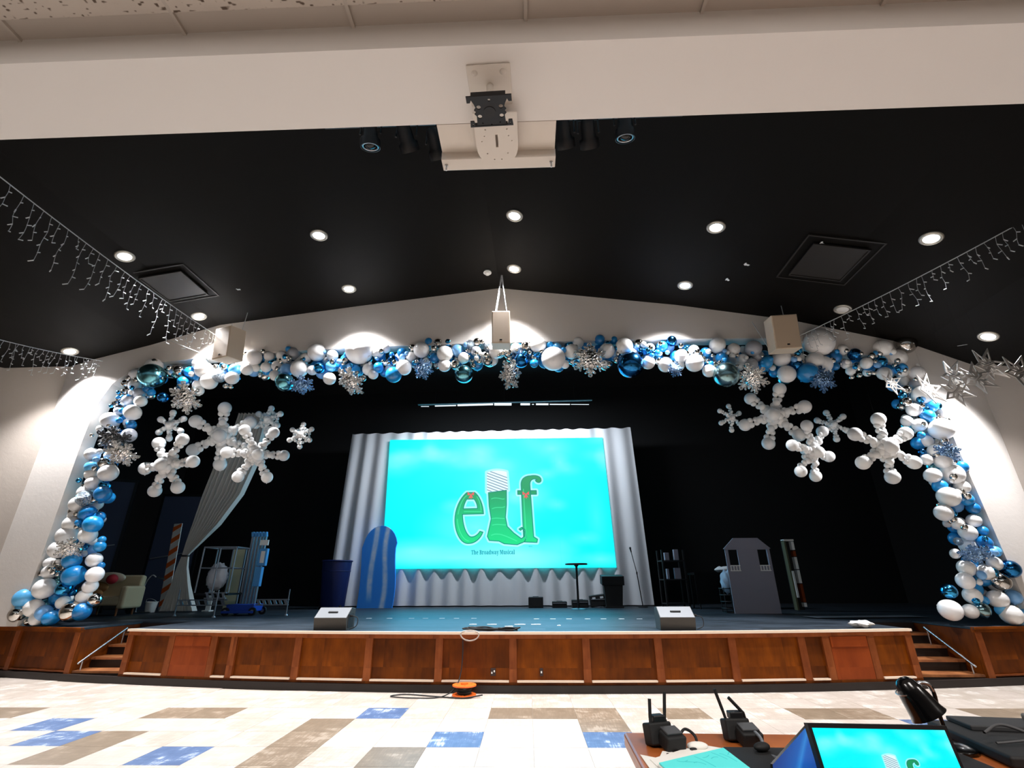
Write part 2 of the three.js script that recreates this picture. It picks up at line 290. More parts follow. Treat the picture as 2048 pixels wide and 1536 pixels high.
{
  const p = [-1.002, 7.51, -8.431], t = thing('smoke_detector', 'small round white smoke detector near the ridge of the black ceiling', 'detector', [p[0], p[1] - 0.03, p[2]]);
  mesh('base', cyl(0.08, 0.085, 0.03, 0, 0.01, 0), M.whitePlastic, t); mesh('cover', lathe([[0.0001, -0.05], [0.045, -0.045], [0.065, -0.02], [0.07, 0]]), M.whitePlastic, t);
}
for (const [p, len, turn, label] of [[[3.801, 6.771, -7.476], 0.14, 0.6, 'white tape scrap on the black ceiling, upper one of the close pair'], [[3.644, 6.802, -7.977], 0.13, 0.9, 'white folded tape scrap on the black ceiling, lower one of the close pair'], [[4.695, 6.59, -6.726], 0.15, 0.5, 'white tape scrap on the black ceiling beside the square vent'], [[-5.963, 6.979, -7.913], 0.06, 0.2, 'tiny white tape scrap on the black ceiling above the bright hanging speaker']]) {
  const g = join(box(len, 0.006, 0.035, 0, 0, 0, 0, turn, 0.15), box(len * 0.6, 0.006, 0.03, -len * 0.25, -0.01, 0.03, 0.3, turn + 0.7, -0.2));
  const m = solo('tape_scrap', g, M.tape, label, 'tape', 'white scraps stuck to the black ceiling'); m.position.set(p[0], p[1] - 0.025, p[2]);
}
{ // projector pole mount hanging below the beam
  const t = thing('projector_mount', 'white bolted ceiling plate with a short pole and a black perforated projector bracket', 'projector mount', [-0.243, 4.3, -2.02]);
  mesh('ceiling_plate', rbox(0.26, 0.014, 0.26, 0.004, 0, -0.008, 0), M.whiteMetal, t);
  for (const [x, z] of [[-0.085, 0.085], [0.085, 0.085], [-0.085, -0.085], [0.085, -0.085]]) mesh('bolt', move(lathe([[0.0001, -0.014], [0.014, -0.01], [0.02, 0]]), x, -0.014, z), M.whiteMetal, t);
  mesh('pole', cyl(0.022, 0.022, 0.22, 0, -0.12, 0), M.whiteMetal, t);
  const out = [[-0.15, -0.115], [-0.145, -0.07], [-0.12, -0.07], [-0.115, -0.1], [-0.1, -0.1], [-0.095, -0.03], [-0.108, -0.015], [-0.095, 0], [-0.108, 0.015], [-0.095, 0.03], [-0.105, 0.06], [-0.12, 0.09], [-0.13, 0.07], [-0.15, 0.07], [-0.15, 0.115], [0.15, 0.115], [0.15, 0.07], [0.13, 0.07], [0.12, 0.09], [0.105, 0.06], [0.095, 0.03], [0.108, 0.015], [0.095, 0], [0.108, -0.015], [0.095, -0.03], [0.1, -0.1], [0.115, -0.1], [0.12, -0.07], [0.145, -0.07], [0.15, -0.115]];
  const holes = [circle(-0.075, 0.035, 0.016), circle(0.075, 0.035, 0.016), circle(-0.075, -0.035, 0.016), circle(0.075, -0.035, 0.016), circle(0, 0.085, 0.01), circle(0, -0.1, 0.007), circle(-0.06, -0.085, 0.006), circle(0.06, -0.085, 0.006), circle(-0.13, -0.095, 0.006), circle(0.13, -0.095, 0.006)];
  const br = slab(out, 0.006, holes, 0.001); move(br, 0.004, -0.225, 0, Math.PI / 2 + 0.06, 0, 0);
  br.translate(-0.004, 0.225, 0).scale(0.87, 1, 0.92).translate(0.004, -0.225, 0); mesh('bracket', join(br, box(0.2, 0.03, 0.006, 0, -0.213, 0.1), box(0.2, 0.03, 0.006, 0, -0.213, -0.1)), M.blackMetal, t);
  mesh('swivel', join(cyl(0.035, 0.035, 0.03, 0, -0.222, 0), cyl(0.026, 0.035, 0.03, 0, -0.2, 0)), M.blackMetal, t);
}
{ // white board shelf at the far edge of the beam
  const t = thing('projector_shelf', 'white board shelf with a round-ended drilled plate reaching out from the beam', 'shelf', [-0.23, 4.3, -2.29], 0.026);
  mesh('board', box(0.79, 0.03, 0.34, 0, 0.012, -0.165), M.whiteMetal, t);
  mesh('end_bar', rbox(0.8, 0.075, 0.1, 0.005, 0, -0.03, -0.27), M.whiteMetal, t);
  const pts = [[-0.14, 0.12], [-0.14, -0.14]]; for (let i = 0; i <= 14; i++) { const a = Math.PI + Math.PI * i / 14; pts.push([0.14 * Math.cos(a), -0.14 + 0.16 * Math.sin(a)]); } pts.push([0.14, 0.12]);
  const hs = [[-0.1, 0.07], [0.1, 0.07], [-0.07, 0], [0.07, 0], [-0.08, -0.05], [0.08, -0.05], [-0.1, -0.09], [0.1, -0.09], [-0.07, -0.19], [0.07, -0.19], [-0.025, -0.24], [0.025, -0.24]].map(([x, y]) => circle(x, y, 0.005, 8)); hs.push([[-0.008, -0.04], [0.008, -0.04], [0.008, -0.14], [-0.008, -0.14]]);
  mesh('mount_plate', move(slab(pts, 0.008, hs), 0, -0.072, 0.02, Math.PI / 2, 0, 0), M.whiteMetal, t);
  for (const s of [-1, 1]) { const b = mesh('bolt', join(cyl(0.012, 0.012, 0.012, s * 0.37, -0.072, -0.27, 0, 0, 0, 6), cyl(0.006, 0.006, 0.05, s * 0.37, -0.09, -0.27)), M.steel, t); }
}
{ // theatre lamps on a pipe behind the beam
  const pipe = solo('lighting_pipe', rod([-1.6, 4.78, -2.62], [1.15, 4.78, -2.69], 0.022), M.blackMetal, 'black lighting pipe behind the white beam carrying the stage lamps', 'pipe');
  const L = [[[-1.188, 4.55, -2.532], 'black stage lamp behind the beam with a bright lens ring, first on the pipe', 1], [[-0.93, 4.55, -2.571], 'slim black stage lamp behind the beam, second on the pipe', 0], [[-0.722, 4.55, -2.651], 'black stage lamp half hidden against the board shelf edge before the ridge', 0], [[0.24, 4.55, -2.618], 'black stage lamp just past the far end of the board shelf', 0], [[0.42, 4.55, -2.63], 'black stage lamp between the shelf lamp and the last ringed lamp', 0], [[0.679, 4.55, -2.58], 'black stage lamp behind the beam with a bright lens ring, last on the pipe', 1]];
  for (const [p, label, ring] of L) {
    const t = thing('stage_lamp', label, 'stage light', [p[0], 4.56, p[2]], 0, 'black lamps on the pipe behind the beam'); t.scale.setScalar(0.85);
    const a = ring ? 0.35 : 1.0;
    mesh('housing', join(move(lathe([[0.0001, 0.14], [0.045, 0.13], [0.06, 0.08], [0.065, -0.04], [0.085, -0.05], [0.085, -0.12], [0.075, -0.12], [0.06, -0.05]], 20), 0, 0, 0, a, 0, ring ? 0 : 0.15)), M.blackMetal, t);
    mesh('yoke', join(rod([-0.09, 0, 0], [-0.09, 0.16, 0], 0.008), rod([0.09, 0, 0], [0.09, 0.16, 0], 0.008), rod([-0.09, 0.16, 0], [0.09, 0.16, 0], 0.008), rod([0, 0.16, 0], [0, 0.28, 0], 0.016)), M.blackMetal, t);
    mesh('lens_ring', move(new THREE.TorusGeometry(0.065, ring ? 0.008 : 0.004, 8, 24), 0, -0.11 * Math.cos(a), -0.11 * Math.sin(a), a + Math.PI / 2, 0, 0), ring ? M.steel : M.blackMetal, t);
    mesh('lens', move(new THREE.SphereGeometry(0.06, 16, 8, 0, Math.PI * 2, 0, 1), 0, -0.07 * Math.cos(a), -0.07 * Math.sin(a), a + Math.PI, 0, 0), M.blackGloss, t);
  }
}

// ---------------------------------------------------------------- hanging speakers
function speaker(at, w, h, d, turn, tilt, label, cables) {
  const t = thing('hanging_speaker', label, 'speaker', at, turn);
  mesh('cabinet', rbox(w, h, d, 0.012, 0, 0, -0.01, tilt), M.speaker, t);
  mesh('grille', rbox(w - 0.03, h - 0.03, 0.012, 0.005, 0, -Math.sin(tilt) * d / 2, d / 2 - 0.006, tilt), M.grille, t);
  mesh('badge', rbox(0.05, 0.03, 0.006, 0.002, 0, -h * 0.42 * Math.cos(tilt), d / 2 + 0.004 - h * 0.42 * Math.sin(tilt), tilt), M.blackMetal, t);
  mesh('cable', join(cables.map(([a, b]) => rod(a, b, 0.007, 6))), M.wire, t);
}
speaker([-0.72, 6.17, -8.55], 0.36, 0.7, 0.34, 0.05, 0.06, 'cream box speaker hung by white cables from the ridge above the stage opening', [[[-0.12, 0.34, 0.1], [0, 1.32, 0]], [[0.12, 0.34, 0.1], [0, 1.32, 0]], [[-0.12, 0.34, -0.1], [0.02, 1.32, 0]], [[0.12, 0.34, -0.1], [0.02, 1.32, 0]]]);
speaker([-6.4, 6.07, -8.6], 0.44, 0.68, 0.36, -0.32, 0.1, 'cream box speaker where the icicle string ends beside a lit downlight', [[[0.15, 0.3, -0.1], [0.2, 0.78, -0.1]], [[-0.15, 0.3, -0.1], [-0.2, 0.6, -0.1]]]);
speaker([4.72, 5.87, -8.55], 0.47, 0.68, 0.36, -0.06, 0.16, 'cream scuffed speaker beside the biggest white balloon under the sloping ceiling', [[[-0.2, -0.3, -0.18], [-0.36, 0.5, -0.35]], [[0.15, 0.3, -0.1], [0.15, 0.72, -0.1]]]);

// ---------------------------------------------------------------- balloons
const BM = {
  w: [0xf3f1ee, 0xe9e7e6, 0xf6f4f4].map((c) => phys({ color: c, roughness: 0.4, clearcoat: 0.5, clearcoatRoughness: 0.2 })),
  g: [0xb5b6bb, 0xa6a9b2].map((c) => phys({ color: c, roughness: 0.3, clearcoat: 0.6, clearcoatRoughness: 0.1 })),
  b: [0x1687cc, 0x1f92d6, 0x1278bc].map((c) => phys({ color: c, roughness: 0.32, clearcoat: 0.6, clearcoatRoughness: 0.12 })),
  l: [0x78b2ea, 0x5cb6ee].map((c) => phys({ color: c, roughness: 0.35, clearcoat: 0.6, clearcoatRoughness: 0.15 })),
  c: [0x3a98cc, 0x286fa8].map((c) => std({ color: c, roughness: 0.16, metalness: 1 })),
  t: [0x6fb0bd, 0x86a6ac].map((c) => std({ color: c, roughness: 0.2, metalness: 1 })),
  s: [0xd6d2cc, 0xbdb9b4].map((c) => std({ color: c, roughness: 0.1, metalness: 1 })),
  f: [std({ color: 0xb9c6d2, roughness: 0.22, metalness: 1, bumpMap: rep(dataTex(128, (u, v) => 255 * fbm(u * 12, v * 12, 12, 301), false), 3), bumpScale: 0.04 })],
};
const BL = { w: 'white balloon', g: 'clear grey balloon', b: 'bright blue balloon', l: 'light blue balloon', c: 'shiny chrome blue balloon', t: 'pale teal chrome balloon', s: 'shiny silver balloon', f: 'glittery foil balloon' };
const balloonShape = (n, m) => lathe([[0.0001, -1.16], [0.07, -1.14], [0.05, -1.07], ...Array.from({ length: m }, (_, i) => { const a = -Math.PI / 2 + 0.12 + (Math.PI - 0.12) * i / (m - 1); return [Math.max(0.0001, Math.cos(a) * (1 + 0.02 * Math.sin(a))), Math.sin(a) * 1.03]; })], n);
const bBig = balloonShape(22, 14), bSmall = balloonShape(14, 9);
const GARLAND = {
  w: [
    [-6.13, 6, 0.17], [-6.44, 5.94, 0.11], [-5.84, 6.06, 0.11], [-5.56, 6.06, 0.11], [-5.42, 5.96, 0.11], [-5.86, 5.8, 0.11], [-5.6, 5.81, 0.12],
    [-5.63, 5.61, 0.12], [-4.99, 5.99, 0.11], [-4.75, 6.08, 0.19], [-4.41, 6.01, 0.12], [-5.07, 5.7, 0.18], [-4.81, 5.69, 0.11], [-4.42, 5.49, 0.13],
    [-3.8, 6.07, 0.29], [-3.6, 5.68, 0.13], [-3.49, 5.57, 0.11], [-3.27, 6.16, 0.11], [-3.43, 6.06, 0.13], [-6.24, 5.74, 0.13], [-6.1, 5.8, 0.09],
    [-2.46, 6.05, 0.17], [-1.96, 5.96, 0.17], [-2.81, 5.66, 0.16], [-1.56, 5.86, 0.12], [-2.7, 5.94, 0.11], [-0.87, 5.96, 0.15], [-0.46, 6.07, 0.11],
    [0.01, 6.09, 0.17], [-1.97, 5.72, 0.14], [-0.71, 6.15, 0.12], [-1.46, 6.05, 0.05], [-2.23, 5.99, 0.05], [0.32, 5.73, 0.25], [0.71, 5.92, 0.16],
    [0.86, 6.15, 0.12], [1.44, 5.92, 0.16], [1.79, 5.97, 0.18], [3.17, 5.57, 0.18], [2.94, 5.75, 0.14], [3.21, 5.88, 0.11], [2.6, 5.57, 0.15],
    [2.26, 5.62, 0.13], [2.33, 5.97, 0.1], [1.97, 5.86, 0.12], [1.36, 5.65, 0.08], [0.56, 5.64, 0.09], [2.53, 5.84, 0.05], [3.68, 5.95, 0.16],
    [4, 5.86, 0.13], [4.16, 5.67, 0.1], [4.91, 5.63, 0.17], [5.12, 5.77, 0.12], [5.65, 5.91, 0.28], [5.51, 5.52, 0.18], [5.68, 5.46, 0.17],
    [6.12, 5.77, 0.11], [6.16, 5.48, 0.1], [6.45, 5.74, 0.1], [6.5, 5.46, 0.11], [6.87, 5.76, 0.17], [7.13, 5.56, 0.17], [6.2, 5.33, 0.09],
    [4.93, 5.28, 0.17], [3.44, 5.4, 0.13], [4.74, 5.46, 0.06], [5.3, 5.65, 0.09], [-8.36, 5.88, 0.17], [-8.74, 5.7, 0.12], [-8.73, 5.47, 0.13],
    [-7.33, 5.89, 0.15], [-7.18, 5.74, 0.18], [-7.02, 5.48, 0.17], [-7.29, 5.43, 0.12], [-7.23, 5.29, 0.1], [-6.53, 5.55, 0.14], [-6.43, 5.94, 0.11],
    [-8.46, 5.08, 0.12], [-8.53, 4.82, 0.16], [-9.01, 4.67, 0.17], [-9.15, 3.93, 0.11], [-8.54, 3.91, 0.1], [-6.83, 6.02, 0.1], [-8.67, 3.55, 0.17],
    [-9.14, 3.94, 0.13], [-9.03, 3.53, 0.12], [-8.95, 3.36, 0.14], [-9.07, 3.18, 0.14], [-9.09, 2.94, 0.15], [-9.11, 2.73, 0.13],
    [-9.08, 2.57, 0.15], [-9.11, 2.35, 0.18], [-8.7, 2.36, 0.15], [-9.14, 2.1, 0.16], [-8.46, 1.91, 0.13], [-8.32, 1.65, 0.14], [-9.21, 1.42, 0.18],
    [-8.43, 1.28, 0.12], [-8.8, 1.18, 0.11], [-9.27, 1.09, 0.15], [-9.15, 0.89, 0.12], [-9.34, 1.86, 0.1], [-9.24, 1.7, 0.12], [-8.37, 1.45, 0.12],
    [7.24, 3.66, 0.13], [7.05, 3.51, 0.1], [7.28, 3.47, 0.14], [7.39, 3.24, 0.18], [7.04, 3.22, 0.13], [7.15, 2.83, 0.17], [7, 2.56, 0.14],
    [7.31, 2.23, 0.13], [7.47, 3, 0.12], [7.53, 2.43, 0.11], [7.23, 2.38, 0.1], [7.13, 1.66, 0.13], [7.37, 1.59, 0.12], [7, 1.46, 0.13],
    [7.07, 1.23, 0.13], [7.42, 1.18, 0.14], [6.62, 1.02, 0.16], [6.92, 1, 0.11], [7.51, 0.92, 0.15], [7.05, 1.89, 0.08], [7.57, 1.73, 0.11],
    [7.23, 1.44, 0.06], [7.34, 4.75, 0.18], [7.15, 4.49, 0.13], [6.94, 4.26, 0.1], [7.14, 4.18, 0.12], [7.42, 4.06, 0.2], [7.19, 3.87, 0.11],
    [7.39, 5.22, 0.13], [6.8, 5.24, 0.13], [7.44, 5.38, 0.1], [7.17, 5.26, 0.09],
  ],
  g: [
    [-5.3, 6.1, 0.14], [-1.3, 6, 0.11], [4.37, 5.84, 0.16], [4.47, 5.7, 0.11], [4.32, 5.54, 0.12], [-8.57, 5.27, 0.12], [-8.76, 5.11, 0.12],
    [-8.48, 4.33, 0.14], [-8.92, 4.89, 0.09], [7.38, 5.54, 0.09], [7.35, 5.01, 0.11],
  ],
  l: [
    [-6.52, 5.75, 0.12], [-4.42, 5.76, 0.11], [-5.37, 5.71, 0.14], [-1.71, 6.06, 0.13], [0.41, 6.04, 0.1], [-6.53, 5.75, 0.12], [-9.05, 3.68, 0.14],
    [-9.57, 1.26, 0.16], [-9.06, 1.01, 0.13], [-8.38, 1.52, 0.06], [7.67, 1.92, 0.09], [7.72, 1.21, 0.11], [7.44, 1.02, 0.1], [7.8, 0.94, 0.09],
  ],
  b: [
    [-3.03, 5.52, 0.17], [-3.38, 5.7, 0.11], [-3.13, 6.01, 0.06], [-4.47, 5.9, 0.06], [-4.1, 5.66, 0.08], [-2.89, 6.03, 0.11], [-2.33, 6.27, 0.1],
    [-2.2, 5.9, 0.11], [-1.07, 5.93, 0.05], [2.59, 6, 0.12], [3.45, 5.83, 0.11], [1.31, 6.18, 0.11], [1.61, 6.18, 0.09], [0.27, 6.12, 0.08],
    [-0.08, 5.68, 0.09], [2.43, 5.82, 0.07], [3.74, 5.69, 0.12], [5.32, 5.28, 0.19], [5.98, 5.63, 0.12], [4.59, 5.54, 0.12], [5.94, 5.44, 0.08],
    [-7.54, 5.73, 0.13], [-7.63, 5.51, 0.12], [-7.28, 5.59, 0.11], [-8.76, 5, 0.06], [-8.56, 4.58, 0.1], [-8.42, 5.37, 0.09], [-8.32, 5.3, 0.08],
    [-8.64, 3.13, 0.15], [-8.84, 2.76, 0.15], [-8.62, 2.55, 0.16], [-8.62, 2.7, 0.1], [-8.82, 1.9, 0.15], [-8.72, 1.64, 0.18], [-8.88, 0.93, 0.13],
    [-8.42, 2.15, 0.1], [-8.35, 1.03, 0.15], [-8.41, 2.27, 0.07], [-8.33, 1.81, 0.06], [-8.59, 1.15, 0.07], [7.15, 5.34, 0.12], [7.43, 4.53, 0.12],
    [7.31, 4.34, 0.12], [7.59, 3.36, 0.11], [7.14, 3.03, 0.12], [7.51, 2.79, 0.11], [7.57, 2.64, 0.1], [7.61, 2.26, 0.08], [7.54, 2.06, 0.11],
    [7.52, 3.17, 0.06], [7.36, 2.93, 0.07], [7.57, 2.74, 0.06], [7.24, 1.16, 0.07],
  ],
  c: [
    [-4.66, 5.73, 0.12], [-6.8, 5.85, 0.1], [-3.08, 5.87, 0.11], [-3.07, 5.87, 0.11], [-1.91, 6.25, 0.1], [-0.35, 5.77, 0.16], [-2.6, 5.78, 0.07],
    [2.78, 6.09, 0.11], [1.88, 5.56, 0.27], [2.16, 5.92, 0.08], [5.17, 5.48, 0.13], [6.34, 5.67, 0.12], [6.8, 5.49, 0.13], [-8.01, 5.17, 0.11],
    [-6.47, 5.59, 0.05], [-8.89, 5.07, 0.07], [-8.72, 3.3, 0.11], [-8.94, 2.57, 0.07], [-8.86, 1.41, 0.13], [-8.68, 3.41, 0.07], [-8.73, 4.4, 0.07],
    [7.76, 1.64, 0.14], [6.72, 1.3, 0.12], [6.99, 4.76, 0.08], [7.11, 1.55, 0.06], [7.03, 3.67, 0.06],
  ],
  t: [
    [-5.35, 5.41, 0.19], [-1.54, 5.48, 0.19], [3.73, 5.28, 0.25], [-8.25, 5.6, 0.26], [-7.86, 5.69, 0.09], [7.11, 1.02, 0.13],
  ],
  s: [
    [-4.15, 5.86, 0.09], [-3.87, 5.63, 0.06], [-3.71, 5.5, 0.07], [-2.13, 6.24, 0.11], [-1.28, 6.22, 0.1], [-2.67, 6.14, 0.09], [-1.74, 5.73, 0.1],
    [-1.05, 5.78, 0.1], [-1.23, 5.78, 0.06], [-1.36, 5.69, 0.06], [-1.39, 5.81, 0.06], [-0.62, 5.96, 0.11], [-0.25, 6.07, 0.11], [-0.08, 5.83, 0.09],
    [2.11, 6.08, 0.11], [2.47, 5.67, 0.08], [1.53, 6.31, 0.06], [1.49, 6.19, 0.06], [1.47, 5.64, 0.07], [1.63, 5.73, 0.07], [0.76, 5.66, 0.06],
    [4.04, 5.45, 0.08], [4.92, 5.38, 0.08], [4.84, 5.29, 0.07], [3.46, 5.63, 0.06], [3.57, 5.55, 0.06], [3.44, 5.49, 0.06], [6.21, 5.21, 0.05],
    [6.35, 5.23, 0.05], [6.54, 5.27, 0.05], [6.65, 5.28, 0.05], [6.08, 5.51, 0.05], [4.78, 5.78, 0.06], [-7.77, 5.76, 0.12], [-8.94, 5.51, 0.09],
    [-8.96, 5.34, 0.08], [-8.97, 5.17, 0.08], [-9, 5.03, 0.08], [-6.69, 5.4, 0.06], [-6.59, 5.39, 0.05], [-8.86, 2.09, 0.12], [-9.17, 1.85, 0.09],
    [-9.06, 1.8, 0.07], [-9.11, 1.68, 0.08], [-9.4, 1.68, 0.07], [-9.57, 0.99, 0.14], [-8.51, 1.03, 0.18], [-8.2, 1.22, 0.11], [-8.84, 3.75, 0.11],
    [-9.37, 0.85, 0.07], [-9.13, 3.32, 0.09], [-8.66, 3.69, 0.08], [7.31, 5.83, 0.2], [7.08, 4.88, 0.1], [7.01, 4.63, 0.1], [7.55, 4.35, 0.05],
    [7.43, 4.29, 0.07], [7.63, 4.24, 0.07], [7.32, 5.39, 0.07], [7.32, 2.37, 0.05], [7.55, 1.45, 0.14], [7.7, 1.06, 0.06], [7.14, 2.44, 0.06],
    [7.12, 0.97, 0.05],
  ],
  f: [
    [-1.43, 6.16, 0.11], [-1.04, 6.12, 0.11], [2.25, 5.72, 0.1], [3.93, 5.62, 0.1], [5.82, 5.75, 0.09], [-6.82, 5.6, 0.15], [-8.96, 3.04, 0.16],
    [7.16, 2.09, 0.07],
  ],

};
const isMany = [];
{
  const t = thing('balloon_garland', 'long garland of white, blue and silver balloons framing the stage opening', 'balloon garland');
  const all = []; for (const k of Object.keys(GARLAND)) for (const [x, y, r] of GARLAND[k]) all.push([k, x, y, r]);
  all.sort((a, b) => b[3] - a[3]);
  const rest = {};
  all.forEach(([k, x, y, r], i) => {
    const z = -9.28 + Math.min(0.25, r * 0.75) + rr(0, 0.08), mat = BM[k][rnd() * BM[k].length | 0];
    const q = new THREE.Quaternion().setFromEuler(new THREE.Euler(rr(1.2, 2.2), rr(0, 6), rr(-0.6, 0.6))), at = new THREE.Vector3(x, Math.max(y, S + r * 1.06), z), sc = new THREE.Vector3(r, r * 1.04, r);
    if (i < 298) { const b = mesh('balloon', r > 0.09 ? bBig : bSmall, mat, t, BL[k]); b.position.copy(at); b.quaternion.copy(q); b.scale.copy(sc); } else { const g = bSmall.clone(); g.applyMatrix4(new THREE.Matrix4().compose(at, q, sc)); (rest[k] = rest[k] || []).push(g); }
  });
  // small fill-in balloons between and behind the ones above
  const mid = [[-9.055, 1.005], [-8.999, 1.388], [-9.022, 2.009], [-9.024, 2.663], [-8.997, 3.202], [-9.039, 3.976], [-8.956, 4.682], [-8.833, 5.308], [-8.517, 5.677], [-7.769, 5.678], [-7.101, 5.752], [-6.565, 5.903], [-5.664, 5.946], [-4.755, 5.891], [-3.86, 5.861], [-2.978, 5.855], [-2.22, 5.996], [-1.458, 5.994], [-0.809, 5.995], [-0.058, 5.969], [0.684, 5.919], [1.32, 5.967], [1.937, 5.84], [2.661, 5.827], [3.367, 5.734], [4.07, 5.687], [4.851, 5.57], [5.536, 5.524], [6.327, 5.543], [6.896, 5.479], [7.196, 5.185], [7.275, 4.632], [7.278, 4.076], [7.352, 3.543], [7.375, 3.124], [7.313, 2.678], [7.355, 2.246], [7.417, 1.872], [7.359, 1.471], [7.236, 1.122]];
  const curve = new THREE.CatmullRomCurve3(mid.map(([x, y]) => new THREE.Vector3(x, y, -9.33)));
  const kinds = 'wwbbblsscgtb';
  for (let i = 0; i < 820; i++) {
    const p = curve.getPointAt(rnd()), k = i % 3 ? kinds[rnd() * kinds.length | 0] : 'ssscbwl'[rnd() * 7 | 0], r = i % 3 ? rr(0.06, 0.14) : rr(0.035, 0.07), a = rr(0, 6.28), d = rr(0, 0.27), g = bSmall.clone();
    g.applyMatrix4(new THREE.Matrix4().compose(new THREE.Vector3(p.x + d * Math.cos(a), Math.max(S + r, p.y + d * Math.sin(a)), p.z + (i % 3 ? rr(-0.12, 0.08) : rr(0.2, 0.32))), new THREE.Quaternion().setFromEuler(new THREE.Euler(rr(0, 3), rr(0, 6), 0)), new THREE.Vector3(r, r * 1.04, r)));
    (rest[k] = rest[k] || []).push(g);
  }
  for (const k of Object.keys(rest)) { const m = mesh('small_balloons', mergeGeometries(rest[k]), BM[k][0], t, 'small ' + BL[k].replace('balloon', 'balloons')); m.userData.kind = 'stuff'; }
  mesh('support_line', new THREE.TubeGeometry(curve, 160, 0.012, 6), M.wire, t);
}

// white balloon snowflakes hanging in the opening
const flakeMat = [0xecebe9, 0xe2e2e2, 0xf2f1ef].map((c) => phys({ color: c, roughness: 0.5, clearcoat: 0.2, clearcoatRoughness: 0.3 }));
function balloonFlake(at, R, rb, spin, tiltX, tiltY, label, dense) {
  const t = thing('balloon_snowflake', label, 'balloon snowflake', at, 0, 'white balloon snowflakes hanging in the stage opening');
  const e = new THREE.Euler(tiltX, tiltY, spin), put = (x, y, z, r) => { const p = new THREE.Vector3(x, y, z).applyEuler(e); const b = mesh('balloon', r > 0.07 ? bBig : bSmall, flakeMat[rnd() * 3 | 0], t); b.position.copy(p); b.scale.setScalar(r); b.rotation.set(rr(0, 3), rr(0, 6), 0); };
  put(0, 0, rb * 1.3, rb); put(0, 0, -rb, rb * 0.9); for (let k = 0; k < 6; k++) put(rb * 0.8 * Math.cos(k * 1.047 + 0.5), rb * 0.8 * Math.sin(k * 1.047 + 0.5), rb * 0.7, rb * 0.6);
  for (let k = 0; k < 6; k++) {
    const a = k * Math.PI / 3, c = Math.cos(a), s = Math.sin(a), P = (d, o, z, r) => put(c * d - s * o, s * d + c * o, z, r);
    P(R * 0.24, 0, rr(0.0, 0.05), rb * 0.7); P(R * 0.37, rb * 0.38, 0.02, rb * 0.48); P(R * 0.37, -rb * 0.38, -0.02, rb * 0.48); P(R * 0.48, 0, 0.05, rb * 0.56); P(R * 0.6, rb * 0.3, 0, rb * 0.42); P(R * 0.6, -rb * 0.3, 0.02, rb * 0.42);
    P(R * 0.79, rb * 0.4, 0.01, rb * 0.46); P(R * 0.79, -rb * 0.4, 0, rb * 0.46); P(R, 0, rr(-0.04, 0.04), rb);
    if (dense) { P(R * 0.62, rb * 0.9, -0.03, rb * 0.6); P(R * 0.62, -rb * 0.9, -0.03, rb * 0.6); }
  }
  mesh('hanging_thread', rod([0, 0, 0], [0, (at[2] > -9.1 ? vaultY(at[0]) - 0.02 : at[2] > -9.4 ? 6.1 : 8.28) - at[1], 0], 0.0006, 4), M.black, t);
}
const FL = [
  [[-7.935, 4.643, 0.28, -9.5], 6, 0.55, 0.1, 0.1, 'small white balloon snowflake nearest the curved corner of the garland', 0],
  [[-6.948, 4.472, 0.613, -9.8], 12.5, 0.5, 0.25, 0.35, 'large white balloon snowflake high in front of the tied sheer drape', 0],
  [[-6.208, 4.949, 0.287, -10.2], 6, 0.52, 0, 0, 'small dense white balloon snowflake at the top edge of the sheer drape', 1],
  [[-7.699, 3.759, 0.569, -9.42], 12.5, 0.1, 0.15, -0.1, 'large white balloon snowflake lowest on the curved corner side, above the dark flats', 0],
  [[-5.816, 3.935, 0.532, -9.35], 12, 0.9, 0.35, 0.75, 'large turned white balloon snowflake overlapping the sheer drape and its neighbour', 0],
  [[-5.064, 4.393, 0.244, -9.6], 5.5, 0.52, 0, 0.1, 'small dense white balloon snowflake alone between the drape and the grey curtain', 1],
  [[3.997, 4.637, 0.262, -9.9], 5, 0.45, 0.1, 0.3, 'small white balloon snowflake nearest the projected screen on the speaker side', 0],
  [[4.691, 4.53, 0.561, -9.5], 12.5, 0.2, 0.1, -0.5, 'large tilted white balloon snowflake highest on the lamp side of the screen', 0],
  [[6.031, 4.438, 0.289, -9.95], 5.5, 0.62, 0, -0.1, 'small white balloon snowflake between two large tilted ones', 0],
  [[5.196, 3.783, 0.51, -9.42], 12, 0.75, 0.4, 0.5, 'large turned white balloon snowflake below the two highest ones on the lamp side', 0],
  [[6.131, 3.66, 0.518, -8.8], 13, 0.52, 0.1, 0.05, 'largest white balloon snowflake touching the garland leg', 0],
];
for (const [[x, y, R, z], rb, spin, tx, ty, label, dense] of FL) balloonFlake([x, y, z], R, rb * R / (dense || R < 0.35 ? 25 : 56), spin, tx, ty, label, dense);

